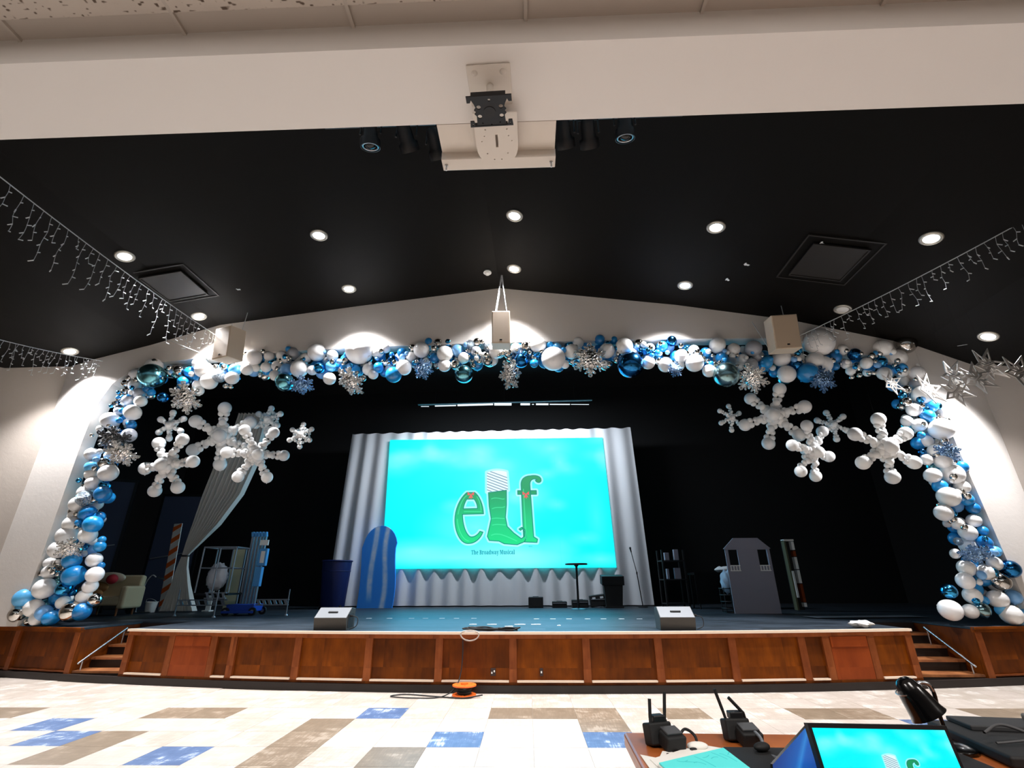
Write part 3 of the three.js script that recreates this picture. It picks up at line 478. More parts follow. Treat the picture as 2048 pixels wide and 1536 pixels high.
// crinkled foil snowflake balloons tied onto the garland
const foilBump = rep(dataTex(256, (u, v) => { const a = fbm(u * 6, v * 6, 6, 401, 2), b = Math.abs(noise(u * 11, v * 11, 11, 405) - 0.5) * 2; return 255 * (0.5 * a + 0.5 * b); }, false), 2);
const FOIL = { silver: std({ color: 0xf2f1ee, roughness: 0.1, metalness: 1, bumpMap: foilBump, bumpScale: 0.035 }), blue: std({ color: 0x9fc3ea, roughness: 0.2, metalness: 1, bumpMap: foilBump, bumpScale: 0.06 }), smoky: std({ color: 0x8e9094, roughness: 0.2, metalness: 1, bumpMap: foilBump, bumpScale: 0.06 }) };
function foilBody() {
  const g = [new THREE.SphereGeometry(0.56, 36, 22).scale(1, 1, 0.5)];
  for (let k = 0; k < 6; k++) {
    const a = k * Math.PI / 3, arm = [new THREE.SphereGeometry(0.15, 14, 10).scale(2.2, 1, 1).translate(0.55, 0, 0), new THREE.TorusGeometry(0.085, 0.045, 8, 16).translate(0.9, 0, 0), ...[-1, 1].map((q) => move(new THREE.SphereGeometry(0.07, 10, 8).scale(2.6, 1, 1), 0.68, q * 0.15, 0.02, 0, 0, q * 0.7)), ...[-1, 1].map((q) => new THREE.SphereGeometry(0.06, 8, 6).translate(0.78, q * 0.26, 0))];
    for (const q of arm) g.push(move(q, 0, 0, 0, 0, 0, a));
    g.push(move(new THREE.SphereGeometry(0.1, 10, 8).scale(2, 1, 1), 0.5 * Math.cos(a + 0.52), 0.5 * Math.sin(a + 0.52), 0.08, 0, 0, a + 0.52));
  }
  for (const q of g) { const p = q.getAttribute('position'); for (let i = 0; i < p.count; i++) { const x = p.getX(i), y = p.getY(i), z = p.getZ(i), w = 0.045 * Math.sin(x * 23 + y * 9 + z * 11) * Math.cos(y * 21 - x * 8) + 0.02 * Math.sin(x * 51 - y * 43); p.setXYZ(i, x * (1 + w * 0.5), y * (1 + w * 0.5), z + w * (z < 0 ? -1 : 1)); } q.computeVertexNormals(); }
  return join(g);
}
const foilGeo = foilBody();
function foil(p, R, spin, tx, ty, tint, label) {
  const t = thing('foil_snowflake', label, 'foil snowflake', [p[0], p[1], p[2]], 0, 'foil snowflakes tied to the balloon garland');
  t.rotation.set(tx, ty, spin); t.scale.setScalar(R);
  mesh('foil_body', foilGeo, FOIL[tint], t); mesh('centre_knot', new THREE.IcosahedronGeometry(0.12, 1).translate(0, 0, 0.15), FOIL[tint], t);
}
for (const [[x, y, R], spin, tx, ty, tint, label] of [
  [[-7.323, 5.053, 0.353], 0.5, 0.55, 0, 'silver', 'silver foil snowflake below the big dark chrome balloon at the curved corner'],
  [[-8.601, 4.183, 0.334], 0.2, 0.9, 0.2, 'smoky', 'smoky silver foil snowflake high on the garland leg, upper of two'],
  [[-8.386, 3.907, 0.308], 0.6, 0.85, 0.2, 'silver', 'silver foil snowflake high on the garland leg, lower of two'],
  [[-4.899, 5.281, 0.248], 0.3, 1.1, 0.3, 'blue', 'blue foil snowflake hanging flat beside a teal chrome balloon'],
  [[-3.871, 5.328, 0.34], 0.3, 0.9, -0.4, 'silver', 'silver foil snowflake drooping below the glowing white balloon'],
  [[-2.366, 5.56, 0.227], 0.7, 0.6, 0.7, 'blue', 'pale blue foil snowflake folded between two white balloons'],
  [[-0.568, 5.39, 0.323], 0.1, 0.4, 0.9, 'silver', 'silver foil snowflake drooping under the middle speaker'],
  [[1.05, 5.635, 0.363], 0.5, 0.05, 0, 'silver', 'large silver foil snowflake facing the hall beside a big white balloon'],
  [[2.722, 5.381, 0.168], 0.2, 0.2, 0.2, 'blue', 'small blue foil snowflake between two white balloons'],
  [[4.16, 5.131, 0.312], 0.9, 0.7, -0.6, 'silver', 'silver foil snowflake tilted beside the teal chrome ball balloon'],
  [[5.5, 5.089, 0.271], 0.5, 0.15, 0, 'blue', 'flat pale blue snowflake below the biggest white balloon'],
  [[7.298, 3.582, 0.215], 0.5, 0.5, -0.5, 'blue', 'blue foil snowflake against the jamb beside the largest balloon snowflake'],
  [[7.176, 1.872, 0.233], 0.2, 1.0, -0.3, 'blue', 'pale foil snowflake low on the garland leg near its base'],
  [[-8.79, 2.092, 0.222], 0.2, 0.5, 0.6, 'silver', 'silver foil snowflake low on the garland leg beside the white jamb'],
]) foil([x, y, rr(-9.0, -8.92)], R, spin, tx, ty, tint, label);

// cut paper stars strung in front of the lit wall
function starGeo() {
  const pts = [], n = 6; for (let i = 0; i < n * 2; i++) { const a = i * Math.PI / n, r = i % 2 ? 0.46 : 1; pts.push([r * Math.cos(a), r * Math.sin(a)]); }
  const holes = []; for (let i = 0; i < n; i++) { const a = i * 2 * Math.PI / n, c = Math.cos(a), s = Math.sin(a), q = (d, o) => [c * d - s * o, s * d + c * o]; holes.push([q(0.3, 0), q(0.46, -0.12), q(0.78, 0), q(0.46, 0.12)]); const b = a + Math.PI / n, c2 = Math.cos(b), s2 = Math.sin(b), h = (d, o) => [c2 * d - s2 * o, s2 * d + c2 * o]; holes.push([h(0.14, 0), h(0.3, -0.05), h(0.4, 0), h(0.3, 0.05)]); }
  const g = slab(pts, 0.03, holes, 0.008), p = g.getAttribute('position');
  for (let i = 0; i < p.count; i++) { const x = p.getX(i), y = p.getY(i); p.setZ(i, p.getZ(i) + 0.1 * Math.cos(6 * Math.atan2(y, x)) * Math.hypot(x, y)); }
  g.computeVertexNormals(); return g;
}
const sg = starGeo(), starMat = phys({ color: 0xb4aea8, roughness: 0.35, metalness: 0.25, side: THREE.DoubleSide }), starBright = std({ color: 0xffffff, roughness: 0.2, metalness: 0.7 });
for (const [[x, y, R], z, spin, tx, ty, mat, label] of [
  [[7.012, 4.577, 0.312], -7.3, 0.2, 0.75, 0.2, 0, 'cut paper star hanging highest in front of the ceiling line'],
  [[6.678, 4.317, 0.29], -7.2, 0.45, 0.8, 0.1, 0, 'faint cut paper star between the bright foil star and the highest star'],
  [[7.234, 4.355, 0.315], -7.1, 0.1, 0.8, 0.1, 0, 'cut paper star at the far end of the star string, by the picture edge'],
  [[6.972, 4.647, 0.302], -7.9, 0.1, 0.3, 0.2, 1, 'bright silver star over the top of the lit patch of wall'],
  [[6.826, 4.342, 0.279], -7.8, 0.6, 0.6, 0, 0, 'silver star hanging right under the brightest star'],
  [[6.829, 4.574, 0.333], -8.3, 0.3, 0.8, 0.4, 0, 'cut paper star overlapping the garland at the jamb'],
  [[6.545, 4.861, 0.26], -8.7, 0.5, 0.6, 0.3, 0, 'cut paper star on the garland at the inner corner of the opening'],
]) {
  const t = thing('paper_star', label, 'paper star', [x, y, z], 0, 'stars strung by the lit wall');
  const m = mesh('star', sg, mat ? starBright : starMat, t); m.rotation.set(0.25 - tx * 0.5, ty, spin); m.scale.setScalar(R);
  mesh('hanging_thread', rod([0, 0, 0], [0, vaultY(x) - y - 0.02, 0], 0.0006, 4), M.black, t);
}

// ---------------------------------------------------------------- icicle light strings
function icicle(a, b, sag, drops, maxLen, label, dense) {
  const t = thing('icicle_light_string', label, 'string lights');
  const pts = []; for (let i = 0; i <= 12; i++) { const f = i / 12; pts.push([a[0] + (b[0] - a[0]) * f, a[1] + (b[1] - a[1]) * f - sag * 4 * f * (1 - f), a[2] + (b[2] - a[2]) * f]); }
  const c = new THREE.CatmullRomCurve3(pts.map(V)); mesh('main_wire', new THREE.TubeGeometry(c, 60, 0.008, 5), M.wire, t);
  for (let i = 0; i < drops; i++) {
    const p = c.getPointAt((i + rr(0.2, 0.8)) / drops), L = maxLen * (0.3 + 0.7 * Math.abs(Math.sin(i * 1.7 + 0.4))) * rr(0.75, 1.05), line = [], tips = [];
    const n = Math.max(3, Math.round(L / 0.11)); let dx = 0, dz = 0;
    for (let k = 0; k <= n; k++) { line.push([p.x + dx, p.y - L * k / n, p.z + dz]); dx += rr(-0.02, 0.02); dz += rr(-0.02, 0.02); if (k) { const q = line[k], s = k % 2 ? 1 : -1, w = rr(0.03, 0.06); tips.push(rod(q, [q[0] + s * w, q[1] - rr(0.005, 0.03), q[2] + rr(-0.02, 0.02)], 0.0075, 5)); } }
    const d = mesh('icicle_drop', tube(line, 0.0035, n * 2, 4), M.wire, t); mesh('bulbs', join(tips), M.bulbTip, d).userData.kind = 'stuff';
  }
}
icicle([-6.473, 6.1, -3.866], [-6.747, 6.326, -8.75], 0.06, 34, 0.75, 'white unlit icicle light string ending at the speaker beside the curved corner');
icicle([-9.24, 5.35, -6.629], [-9.386, 5.946, -8.9], 0.03, 26, 0.5, 'white unlit icicle light string low along the wall, ending at the curved corner');
icicle([6.865, 6.1, -5.618], [4.858, 5.767, -8.6], 0.05, 32, 0.5, 'white unlit icicle light string ending behind the biggest white balloon');
for (const [a, b, label] of [[[-9.382, 6.888, -7.5], [-8.323, 6.487, -8.6], 'thin white wire crossing behind the icicle drops above the curved corner'], [[-7.996, 6.359, -8.7], [-6.478, 5.789, -8.9], 'thin white wire running down to the speaker at the curved corner'], [[8.165, 6.349, -7], [7.155, 5.936, -7.6], 'thin white wire near the picture edge below the long icicle string'], [[7.945, 5.576, -8.7], [8.597, 5.493, -8], 'thin wire passing the lamp above the hanging stars']])
  solo('hanging_wire', tube([a, [(a[0] + b[0]) / 2, (a[1] + b[1]) / 2 - 0.02, (a[2] + b[2]) / 2], b], 0.006, 20, 5), M.wire, label, 'wire');

// ---------------------------------------------------------------- projected picture
function pictureCanvas() {
  const c = document.createElement('canvas'); c.width = 1024; c.height = 594; const x = c.getContext('2d');
  x.fillStyle = '#00f8ff'; x.fillRect(0, 0, 1024, 594);
  const blob = (px, py, rx, ry, a) => { x.save(); x.translate(px, py); x.scale(1, ry / rx); const g = x.createRadialGradient(0, 0, 0, 0, 0, rx); g.addColorStop(0, `rgba(150,255,255,${a})`); g.addColorStop(0.5, `rgba(140,255,255,${a * 0.6})`); g.addColorStop(1, 'rgba(140,255,255,0)'); x.fillStyle = g; x.beginPath(); x.arc(0, 0, rx, 0, 7); x.fill(); x.restore(); };
  seed = 99; for (let i = 0; i < 26; i++) blob(rr(-40, 1064), rr(0, 330), rr(40, 130), rr(30, 80), rr(0.3, 0.7));
  for (const q of [[220, 70, 90, 50, 0.6], [420, 60, 160, 60, 0.6], [40, 90, 70, 60, 0.5], [560, 240, 260, 200, 0.55], [420, 420, 300, 150, 0.7], [150, 520, 240, 70, 0.7], [600, 540, 330, 110, 0.85], [960, 380, 60, 180, 0.35], [900, 470, 80, 40, 0.5], [960, 560, 120, 40, 0.6], [800, 500, 90, 90, 0.3]]) blob(...q);
  blob(330, 550, 480, 60, 0.7); blob(640, 570, 260, 50, 0.5); x.fillStyle = 'rgba(0,225,245,0.35)'; x.fillRect(790, 80, 1, 514);
  const K = 0.558; x.setTransform(K, 0, 0, K, -125 * K, -115 * K); x.lineJoin = x.lineCap = 'round';
  const green = x.createLinearGradient(0, 580, 0, 1000); green.addColorStop(0, '#1c9a62'); green.addColorStop(0.5, '#1cc07c'); green.addColorStop(1, '#1adc88');
  const shapes = [];
  const e = new Path2D('M 800 585 C 735 640 703 730 704 810 C 708 905 750 985 805 991 C 865 997 912 955 932 905 L 908 898 C 888 930 850 952 822 935 C 788 905 768 840 766 762 L 938 760 C 936 690 908 615 866 585 Z M 800 640 L 862 640 C 884 670 890 700 888 716 L 772 718 C 776 690 786 664 800 640 Z');
  const boot = new Path2D('M 980 588 L 1130 568 L 1127 690 L 1116 790 L 1128 862 L 1180 915 L 1238 958 L 1264 940 L 1266 905 L 1250 882 L 1234 894 L 1222 884 L 1246 870 L 1272 892 L 1278 950 L 1262 982 L 1204 1004 L 1100 996 L 1060 976 L 982 970 L 967 938 L 984 868 L 1000 800 L 985 700 Z');
  const ef = new Path2D('M 1256 975 L 1252 520 C 1254 470 1290 446 1335 446 C 1385 438 1424 452 1420 488 C 1414 512 1378 510 1372 484 L 1388 480 C 1350 462 1326 488 1326 522 L 1336 945 L 1366 964 L 1360 988 L 1262 984 Z');
  const bar = new Path2D('M 1222 572 L 1376 572 L 1376 604 L 1222 604 Z'), sock = new Path2D('M 970 415 Q 1050 385 1136 412 L 1144 566 L 968 582 Z');
  x.strokeStyle = 'rgba(190,255,255,0.75)'; x.lineWidth = 34; for (const s of [e, boot, ef, bar, sock]) x.stroke(s);
  x.fillStyle = '#dffcff'; x.fill(sock); x.strokeStyle = '#5a7390'; x.lineWidth = 6; x.save(); x.clip(sock); for (let i = 0; i < 9; i++) { x.beginPath(); x.moveTo(955, 420 + i * 24 - 30); x.lineTo(1160, 500 + i * 24 - 30); x.stroke(); } x.restore();
  x.strokeStyle = '#0a7d70'; x.lineWidth = 6; for (const s of [bar, ef, e, boot]) { x.fillStyle = green; x.fill(s, 'evenodd'); x.stroke(s); }
  x.strokeStyle = 'rgba(90,255,180,0.5)'; x.lineWidth = 7; for (const s of ['M 724 800 C 728 880 765 960 815 972', 'M 730 760 C 740 690 770 630 800 610', 'M 780 740 L 920 742', 'M 885 620 C 905 650 916 690 918 730', 'M 1270 560 L 1276 960', 'M 1005 640 C 1050 620 1090 650 1110 640', 'M 1010 720 C 1050 700 1090 720 1112 705', 'M 1005 800 C 1040 790 1080 800 1105 800', 'M 1010 850 C 1050 840 1080 850 1115 850', 'M 1000 930 C 1060 900 1140 950 1200 975']) x.stroke(new Path2D(s));
  const bow = (bx, by) => { x.fillStyle = '#e2605c'; x.fill(new Path2D(`M ${bx} ${by} L ${bx - 28} ${by - 20} L ${bx - 26} ${by + 12} Z M ${bx} ${by} L ${bx + 28} ${by - 20} L ${bx + 26} ${by + 12} Z M ${bx - 4} ${by} L ${bx - 20} ${by + 40} L ${bx - 4} ${by + 28} L ${bx + 2} ${by + 46} L ${bx + 8} ${by + 26} L ${bx + 22} ${by + 38} L ${bx + 6} ${by} Z`)); };
  bow(834, 598); bow(1288, 598);
  x.fillStyle = '#078098'; x.font = 'bold 46px serif'; x.textAlign = 'center'; x.fillText('The Broadway Musical', 1010, 1076, 345);
  x.font = '14px serif'; x.fillText('MUSICAL', 1308, 1022, 30);
  return c;
}
const picTex = new THREE.CanvasTexture(pictureCanvas()); picTex.colorSpace = THREE.SRGBColorSpace;
const screenMat = std({ color: 0x050606, roughness: 0.9, emissive: 0xffffff, emissiveMap: picTex, emissiveIntensity: 1.05 });
seed = 777;
function quad(tl, tr, br, bl, mat, thick = 0.01) {   // flat panel between four corners with the picture upright
  const P = [tl, tr, br, bl].map(V), n = P[1].clone().sub(P[0]).cross(P[3].clone().sub(P[0])).normalize().multiplyScalar(-thick), B = P.map((p) => p.clone().sub(n));
  const pos = [], uv = [], put = (a, u, v) => { pos.push(a.x, a.y, a.z); uv.push(u, v); }, face = (a, b, c, d) => { put(a, 0, 1); put(d, 0, 0); put(c, 1, 0); put(a, 0, 1); put(c, 1, 0); put(b, 1, 1); };
  face(P[0], P[1], P[2], P[3]); const k = (a, b, c, d) => { for (const q of [a, d, c, a, c, b]) put(q, 0.5, 0.99); };
  k(B[1], B[0], B[3], B[2]); k(B[0], B[1], P[1], P[0]); k(P[3], P[2], B[2], B[3]); k(B[0], P[0], P[3], B[3]); k(P[1], B[1], B[2], P[2]);
  const g = new THREE.BufferGeometry(); g.setAttribute('position', new THREE.Float32BufferAttribute(pos, 3)); g.setAttribute('uv', new THREE.Float32BufferAttribute(uv, 2)); g.computeVertexNormals(); return g;
}
const ZC = -15.8;
{
  const t = thing('projection_screen', 'wide projected picture in bright cyan with green lettering and a boot on the back curtain', 'screen');
  const tl = [-5.129, 5.989, -15.73], tr = [2.078, 5.911, -15.73], br = [2.19, 1.857, -15.73], bl = [-5.02, 1.864, -15.73];
  mesh('picture', quad(tl, tr, br, bl, screenMat, 0.02), screenMat, t);
  const l = new THREE.RectAreaLight(new THREE.Color(0.02, 0.45, 1), LEVEL.screen, 6.6, 3.8); l.position.set((tl[0] + tr[0]) / 2, (tl[1] + bl[1]) / 2, -15.6); l.rotation.y = Math.PI; t.add(l);
}
// ---------------------------------------------------------------- curtains
function drape(x0, x1, y0, y1, z, folds, amp, sx = 1, edge) {   // hanging cloth with soft folds
  const nx = folds * 10, ny = 10, pos = [], uv = [], idx = [];
  for (let j = 0; j <= ny; j++) for (let i = 0; i <= nx; i++) {
    const f = i / nx, v = j / ny, flare = 1 + (sx - 1) * (1 - v), cx = (x0 + x1) / 2, x = cx + (x0 + (x1 - x0) * f - cx) * flare;
    const ph = f * folds * 2 * Math.PI + 0.8 * Math.sin(f * 17) + 0.2 * Math.sin(v * 3 + f * 9);
    pos.push(x, y0 + (y1 - y0) * v - (v === 1 ? 0.03 * (1 + Math.sin(ph)) : 0), z + amp * (0.75 + 0.25 * Math.sin(f * 31)) * Math.sin(ph) * (0.8 + 0.2 * (1 - v))); uv.push(f * (x1 - x0), v * (y1 - y0));
  }
  for (let j = 0; j < ny; j++) for (let i = 0; i < nx; i++) { const a = j * (nx + 1) + i, b = a + nx + 1; idx.push(a, a + 1, b, a + 1, b + 1, b); }
  const g = new THREE.BufferGeometry(); g.setAttribute('position', new THREE.Float32BufferAttribute(pos, 3)); g.setAttribute('uv', new THREE.Float32BufferAttribute(uv, 2)); g.setIndex(idx); g.computeVertexNormals(); return g;
}
solo('back_curtain', drape(-6.5, 3.05, S + 0.03, 6.28, ZC, 19, 0.07, 1.035), M.curtain, 'wide pale grey pleated curtain hanging across the back of the stage', 'curtain');
{
  const t = thing('tied_drape', 'white sheer drape gathered to a tie halfway down, behind the balloon snowflakes', 'drape');
  const at = [[-9.09, 6.246, -8.145], [-9.165, 5.587, -8.205], [-9.481, 4.686, -8.239], [-9.634, 3.822, -8.478], [-9.722, 2.995, -8.967], [-9.805, 2.53, -9.374], [-9.849, 2.205, -9.663], [-9.906, 1.886, -9.609], [-9.942, 1.449, -9.44], [-10.008, 1.082, -9.264], [-10.072, 0.818, -9.116]]; const n = 110, pos = [], uv = [], idx = [];
  const m = at.length, sub = 4; let R = 0;
  for (let j = 0; j < (m - 1) * sub + 1; j++) { const k = Math.min(m - 2, j / sub | 0), f = j / sub - k, a = at[k].map((q, i) => q + (at[k + 1][i] - q) * f); R++;
    for (let i = 0; i <= n; i++) { const u = i / n, w = a[2] - a[0]; pos.push(a[0] + w * u, a[1], -13.4 + Math.min(0.1, w * 0.14) * Math.sin(u * 19 * Math.PI + 1.3 * Math.sin(u * 9)) ); uv.push(u, j / 40); } }
  for (let j = 0; j < R - 1; j++) for (let i = 0; i < n; i++) { const a = j * (n + 1) + i, b = a + n + 1; idx.push(a, b, a + 1, a + 1, b, b + 1); }
  const g = new THREE.BufferGeometry(); g.setAttribute('position', new THREE.Float32BufferAttribute(pos, 3)); g.setAttribute('uv', new THREE.Float32BufferAttribute(uv, 2)); g.setIndex(idx); g.computeVertexNormals();
  mesh('cloth', g, M.sheer, t);
  const tie = [-9.756, 2.179, -13.4]; mesh('tie_band', move(new THREE.TorusGeometry(0.09, 0.018, 8, 20), tie[0], tie[1], tie[2], Math.PI / 2, 0, 0.15), M.blackMetal, t, 'dark tie band');
  const a = [-9.255, 6.283, -13.4], b = [-7.963, 6.249, -13.4]; mesh('rod', rod([a[0], a[1] + 0.03, -13.4], [b[0], b[1] + 0.03, -13.4], 0.025), M.blackMetal, t);
}
{ // glowing strips stand in for a lit gap; bar and curtain light added
  const t = thing('added_gap_glow', 'row of thin glowing strips standing in for a lit gap high above the back curtain', 'added glow');
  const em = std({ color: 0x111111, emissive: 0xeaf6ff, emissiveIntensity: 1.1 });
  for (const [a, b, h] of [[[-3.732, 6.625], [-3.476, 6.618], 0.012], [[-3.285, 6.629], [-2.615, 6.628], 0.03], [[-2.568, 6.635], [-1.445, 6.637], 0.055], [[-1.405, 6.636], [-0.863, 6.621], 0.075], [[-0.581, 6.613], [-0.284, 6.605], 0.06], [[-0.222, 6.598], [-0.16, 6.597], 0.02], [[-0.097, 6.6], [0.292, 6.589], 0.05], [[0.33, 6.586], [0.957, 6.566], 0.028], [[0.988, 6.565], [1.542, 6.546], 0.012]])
    mesh('glow_strip', move(new RoundedBoxGeometry(b[0] - a[0], h, 0.03, 1, 0.005), (a[0] + b[0]) / 2, (a[1] + b[1]) / 2, -14.2, 0, 0, Math.atan2(b[1] - a[1], b[0] - a[0])), em, t);
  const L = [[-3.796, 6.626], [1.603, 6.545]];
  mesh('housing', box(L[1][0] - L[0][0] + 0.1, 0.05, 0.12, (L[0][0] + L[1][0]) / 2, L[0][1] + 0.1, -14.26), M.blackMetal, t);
  for (const x of [L[0][0] + 0.5, (L[0][0] + L[1][0]) / 2, L[1][0] - 0.5]) mesh('added_chain', rod([x, L[0][1] + 0.12, -14.26], [x, 8.31, -14.26], 0.008), M.blackMetal, t);
  const l = new THREE.RectAreaLight(new THREE.Color(0.85, 0.93, 1), LEVEL.curtainFill, L[1][0] - L[0][0], 0.12); l.position.set((L[0][0] + L[1][0]) / 2, L[0][1] - 0.08, -14.2); l.lookAt((L[0][0] + L[1][0]) / 2, 2.5, -16); t.add(l);  // added fill that brightens the back curtain
}

// ---------------------------------------------------------------- scenery and things on the stage
{
  const p = { x: -4.92, z: -15.15 };
  const out = []; const W = 0.52, H = 2.3; for (let i = 0; i <= 8; i++) out.push([W * (0.98 + 0.07 * Math.sin(i / 8 * 5)), 1.66 * i / 8]); for (let i = 1; i < 14; i++) { const a = Math.PI * i / 14; out.push([W * Math.cos(a), 1.66 + (H - 1.66) * Math.sin(a)]); } for (let i = 8; i >= 0; i--) out.push([-W * (1.02 - 0.05 * Math.sin(i / 8 * 4)), 1.66 * i / 8]);
  const tx = dataTex(256, (u, v) => { const s = Math.max(smooth(0.11, 0.03, Math.abs(u - 0.34 + 0.04 * Math.sin(v * 5))) * smooth(0.02, 0.2, v), smooth(0.11, 0.02, Math.abs(u - 0.68 - 0.04 * Math.sin(v * 7)))); return lerp3([40, 140, 245], [205, 222, 252], s * (0.6 + 0.5 * fbm(u * 8, v * 20, 32, 501)) + 0.25 * (fbm(u * 6, v * 6, 8, 502) - 0.5)); });
  const g = slab(out, 0.05, [], 0.006), uvA = g.getAttribute('uv'), ps = g.getAttribute('position'); for (let i = 0; i < uvA.count; i++) uvA.setXY(i, ps.getX(i) / 1.1 + 0.5, ps.getY(i) / 2.45);
  const t = thing('painted_flat', 'tall round-topped blue painted stage flat in front of the back curtain', 'stage flat', [p.x, S, p.z]);
  mesh('painted_board', g, std({ map: tx, roughness: 0.75 }), t); mesh('brace', join(box(0.05, 1.6, 0.05, -0.2, 0.8, -0.06), box(0.05, 1.6, 0.05, 0.2, 0.8, -0.06), rod([0, 1.3, -0.05], [0, 0.02, -0.4], 0.025)), M.tread, t);
}
{
  const b = [-6.267, 0.79, -16.197], t = thing('trash_bin', 'dark blue wheeled bin beside the round-topped blue flat', 'bin', [-6.1, S, -14.9]);
  mesh('body', move(lathe([[0.0001, 0.04], [0.34, 0.04], [0.42, 1.28], [0.4, 1.28], [0.33, 0.08], [0.0001, 0.08]], 24)), M.binBlue, t); mesh('rim', move(new THREE.TorusGeometry(0.42, 0.022, 8, 32), 0, 1.28, 0, Math.PI / 2, 0, 0), M.binBlue, t);
  for (const k of [-1, 1]) mesh('wheel', cyl(0.05, 0.05, 0.04, k * 0.3, 0.05, 0.16, 0, 0, Math.PI / 2), M.rubber, t); mesh('skirt_ring', move(new THREE.TorusGeometry(0.4, 0.012, 6, 32), 0, 1.0, 0, Math.PI / 2, 0, 0), M.binBlue, t);
}
for (const [px, w, h, y0, z, ry, label] of [[-12.15, 1.7, 3.4, S, -12.6, 0.5, 'tall dark flat leaning behind the garland leg, nearer the wall'], [-11.2, 1.3, 3.3, S, -14.8, 0.2, 'tall dark flat behind the striped board']]) {
  const t = thing('dark_flat', label, 'stage flat', [px, y0, z], ry); mesh('panel', box(w, h, 0.05, 0, h / 2, 0), M.blackFlat, t); mesh('frame_strip', join(box(0.07, h, 0.07, -w / 2, h / 2, 0), box(0.07, h, 0.07, w / 2, h / 2, 0), box(w, 0.07, 0.07, 0, h - 0.035, 0)), M.blackMetal, t);
  mesh('batten', join(box(w * 0.9, 0.03, 0.03, 0, h * 0.45, 0.04, 0, 0, 0.18)), M.greyMetal, t);
}
{ // candy striped plank
  const a = [-10.565, 3.099, -13.9], b = [-10.405, 0.793, -13.9], H = a[1] - S, t = thing('striped_board', 'tall white board with diagonal orange stripes beside the tied drape', 'board', [b[0], S, -13.9]);
  t.rotation.z = Math.atan2(b[0] - a[0], H) * 1;
  mesh('board', rbox(0.24, H, 0.03, 0.004, 0, H / 2, 0), M.whitePlastic, t);
  for (let i = 0; i < 7; i++) { const y = 0.1 + i * H / 7; mesh('stripe', slab([[-0.12, y], [0.12, y + 0.14], [0.12, y + 0.28], [-0.12, y + 0.14]].map(([p, q]) => [p, Math.min(H, q)]), 0.004).translate(0, 0, 0.015), M.orange, t); }
}
{ // lift: base, mast, cage
  const t = thing('personnel_lift', 'blue personnel lift with a grey tubular cage, mast and outriggers', 'lift', [-7.57, S, -12.1], 0.06); t.scale.setScalar(0.8);
  mesh('base', join(rbox(0.8, 0.2, 0.6, 0.03, 0.62, 0.2, 0), box(0.9, 0.06, 0.2, 0.62, 0.1, 0.32)), M.liftBlue, t);
  for (const [x, z] of [[0.24, 0.32], [1.02, 0.32], [0.24, -0.3], [1.02, -0.3]]) { const w = mesh('wheel', cyl(0.11, 0.11, 0.06, x, 0.11, z, Math.PI / 2, 0, 0), M.rubber, t); mesh('hub', cyl(0.05, 0.05, 0.07, x, 0.11, z, Math.PI / 2, 0, 0), M.greyMetal, w); }
  for (const [x0, x1, z] of [[-1.25, 0.2, 0.25], [1.05, 2.0, 0.25]]) { const bar = [box(x1 - x0, 0.03, 0.05, (x0 + x1) / 2, 0.42, z), box(x1 - x0, 0.03, 0.05, (x0 + x1) / 2, 0.28, z)]; for (let i = 0; i < 6; i++) bar.push(box(0.07, 0.15, 0.04, x0 + (x1 - x0) * (i + 0.5) / 6, 0.35, z, 0, 0, 0.5)); mesh('outrigger', join(bar), M.greyMetal, t); }
  for (const [x, z] of [[-1.25, 0.25], [1.98, 0.25], [0.27, 0.92]]) mesh('foot', join(rod([x, 0.03, z], [x, 0.7, z], 0.018), cyl(0.03, 0.06, 0.04, x, 0.02, z)), M.greyMetal, t);
  mesh('mast', join(...[0, 1, 2, 3, 4].map((i) => box(0.05, 2.0, 0.09, 0.42 + i * 0.1, 1.25, -0.12))), M.greyMetal, t);
  mesh('mast_cap', join(...[0, 1, 2, 3, 4].map((i) => box(0.07, 0.14, 0.1, 0.42 + i * 0.1, 2.28, -0.1, 0, 0, 0.2))), M.liftCyan, t);
  mesh('control_box', join(rbox(0.26, 0.5, 0.14, 0.02, 0.92, 1.6, 0.05), rbox(0.2, 0.55, 0.16, 0.02, 0.88, 1.05, 0.05)), M.liftCyan, t);
  mesh('control_panel', rbox(0.12, 0.34, 0.02, 0.006, 0.94, 1.6, 0.13), M.whitePlastic, t); mesh('switch_box', rbox(0.26, 0.16, 0.05, 0.01, 0.9, 2.02, 0.08), M.whitePlastic, t);
  const cage = [], X0 = -0.5, X1 = 0.45, y0 = 0.62, y1 = 1.85; for (const z of [0.05, 0.75]) { for (const x of [X0, -0.02, X1]) cage.push(rod([x, y0, z], [x, y1 - 0.03, z], 0.022)); cage.push(rod([X0, 1.28, z], [X1, 1.28, z], 0.018), rod([X0 + 0.02, y1, z], [X1 - 0.02, y1, z], 0.022)); } for (const x of [X0, X1]) cage.push(rod([x, y1, 0.05], [x, y1, 0.75], 0.022), rod([x, 1.28, 0.05], [x, 1.28, 0.75], 0.018));
  mesh('cage', join(cage), M.greyMetal, t); mesh('cage_floor', box(0.98, 0.05, 0.75, -0.02, 0.58, 0.4), M.blackMetal, t);
  mesh('step_plate', join(box(0.6, 0.03, 0.06, 0.15, 0.62, 0.82), box(0.6, 0.03, 0.06, 0.15, 0.48, 0.82), ...[0, 1, 2, 3].map((i) => box(0.05, 0.16, 0.04, -0.08 + i * 0.15, 0.55, 0.82, 0, 0, 0.4))), M.greyMetal, t);
}
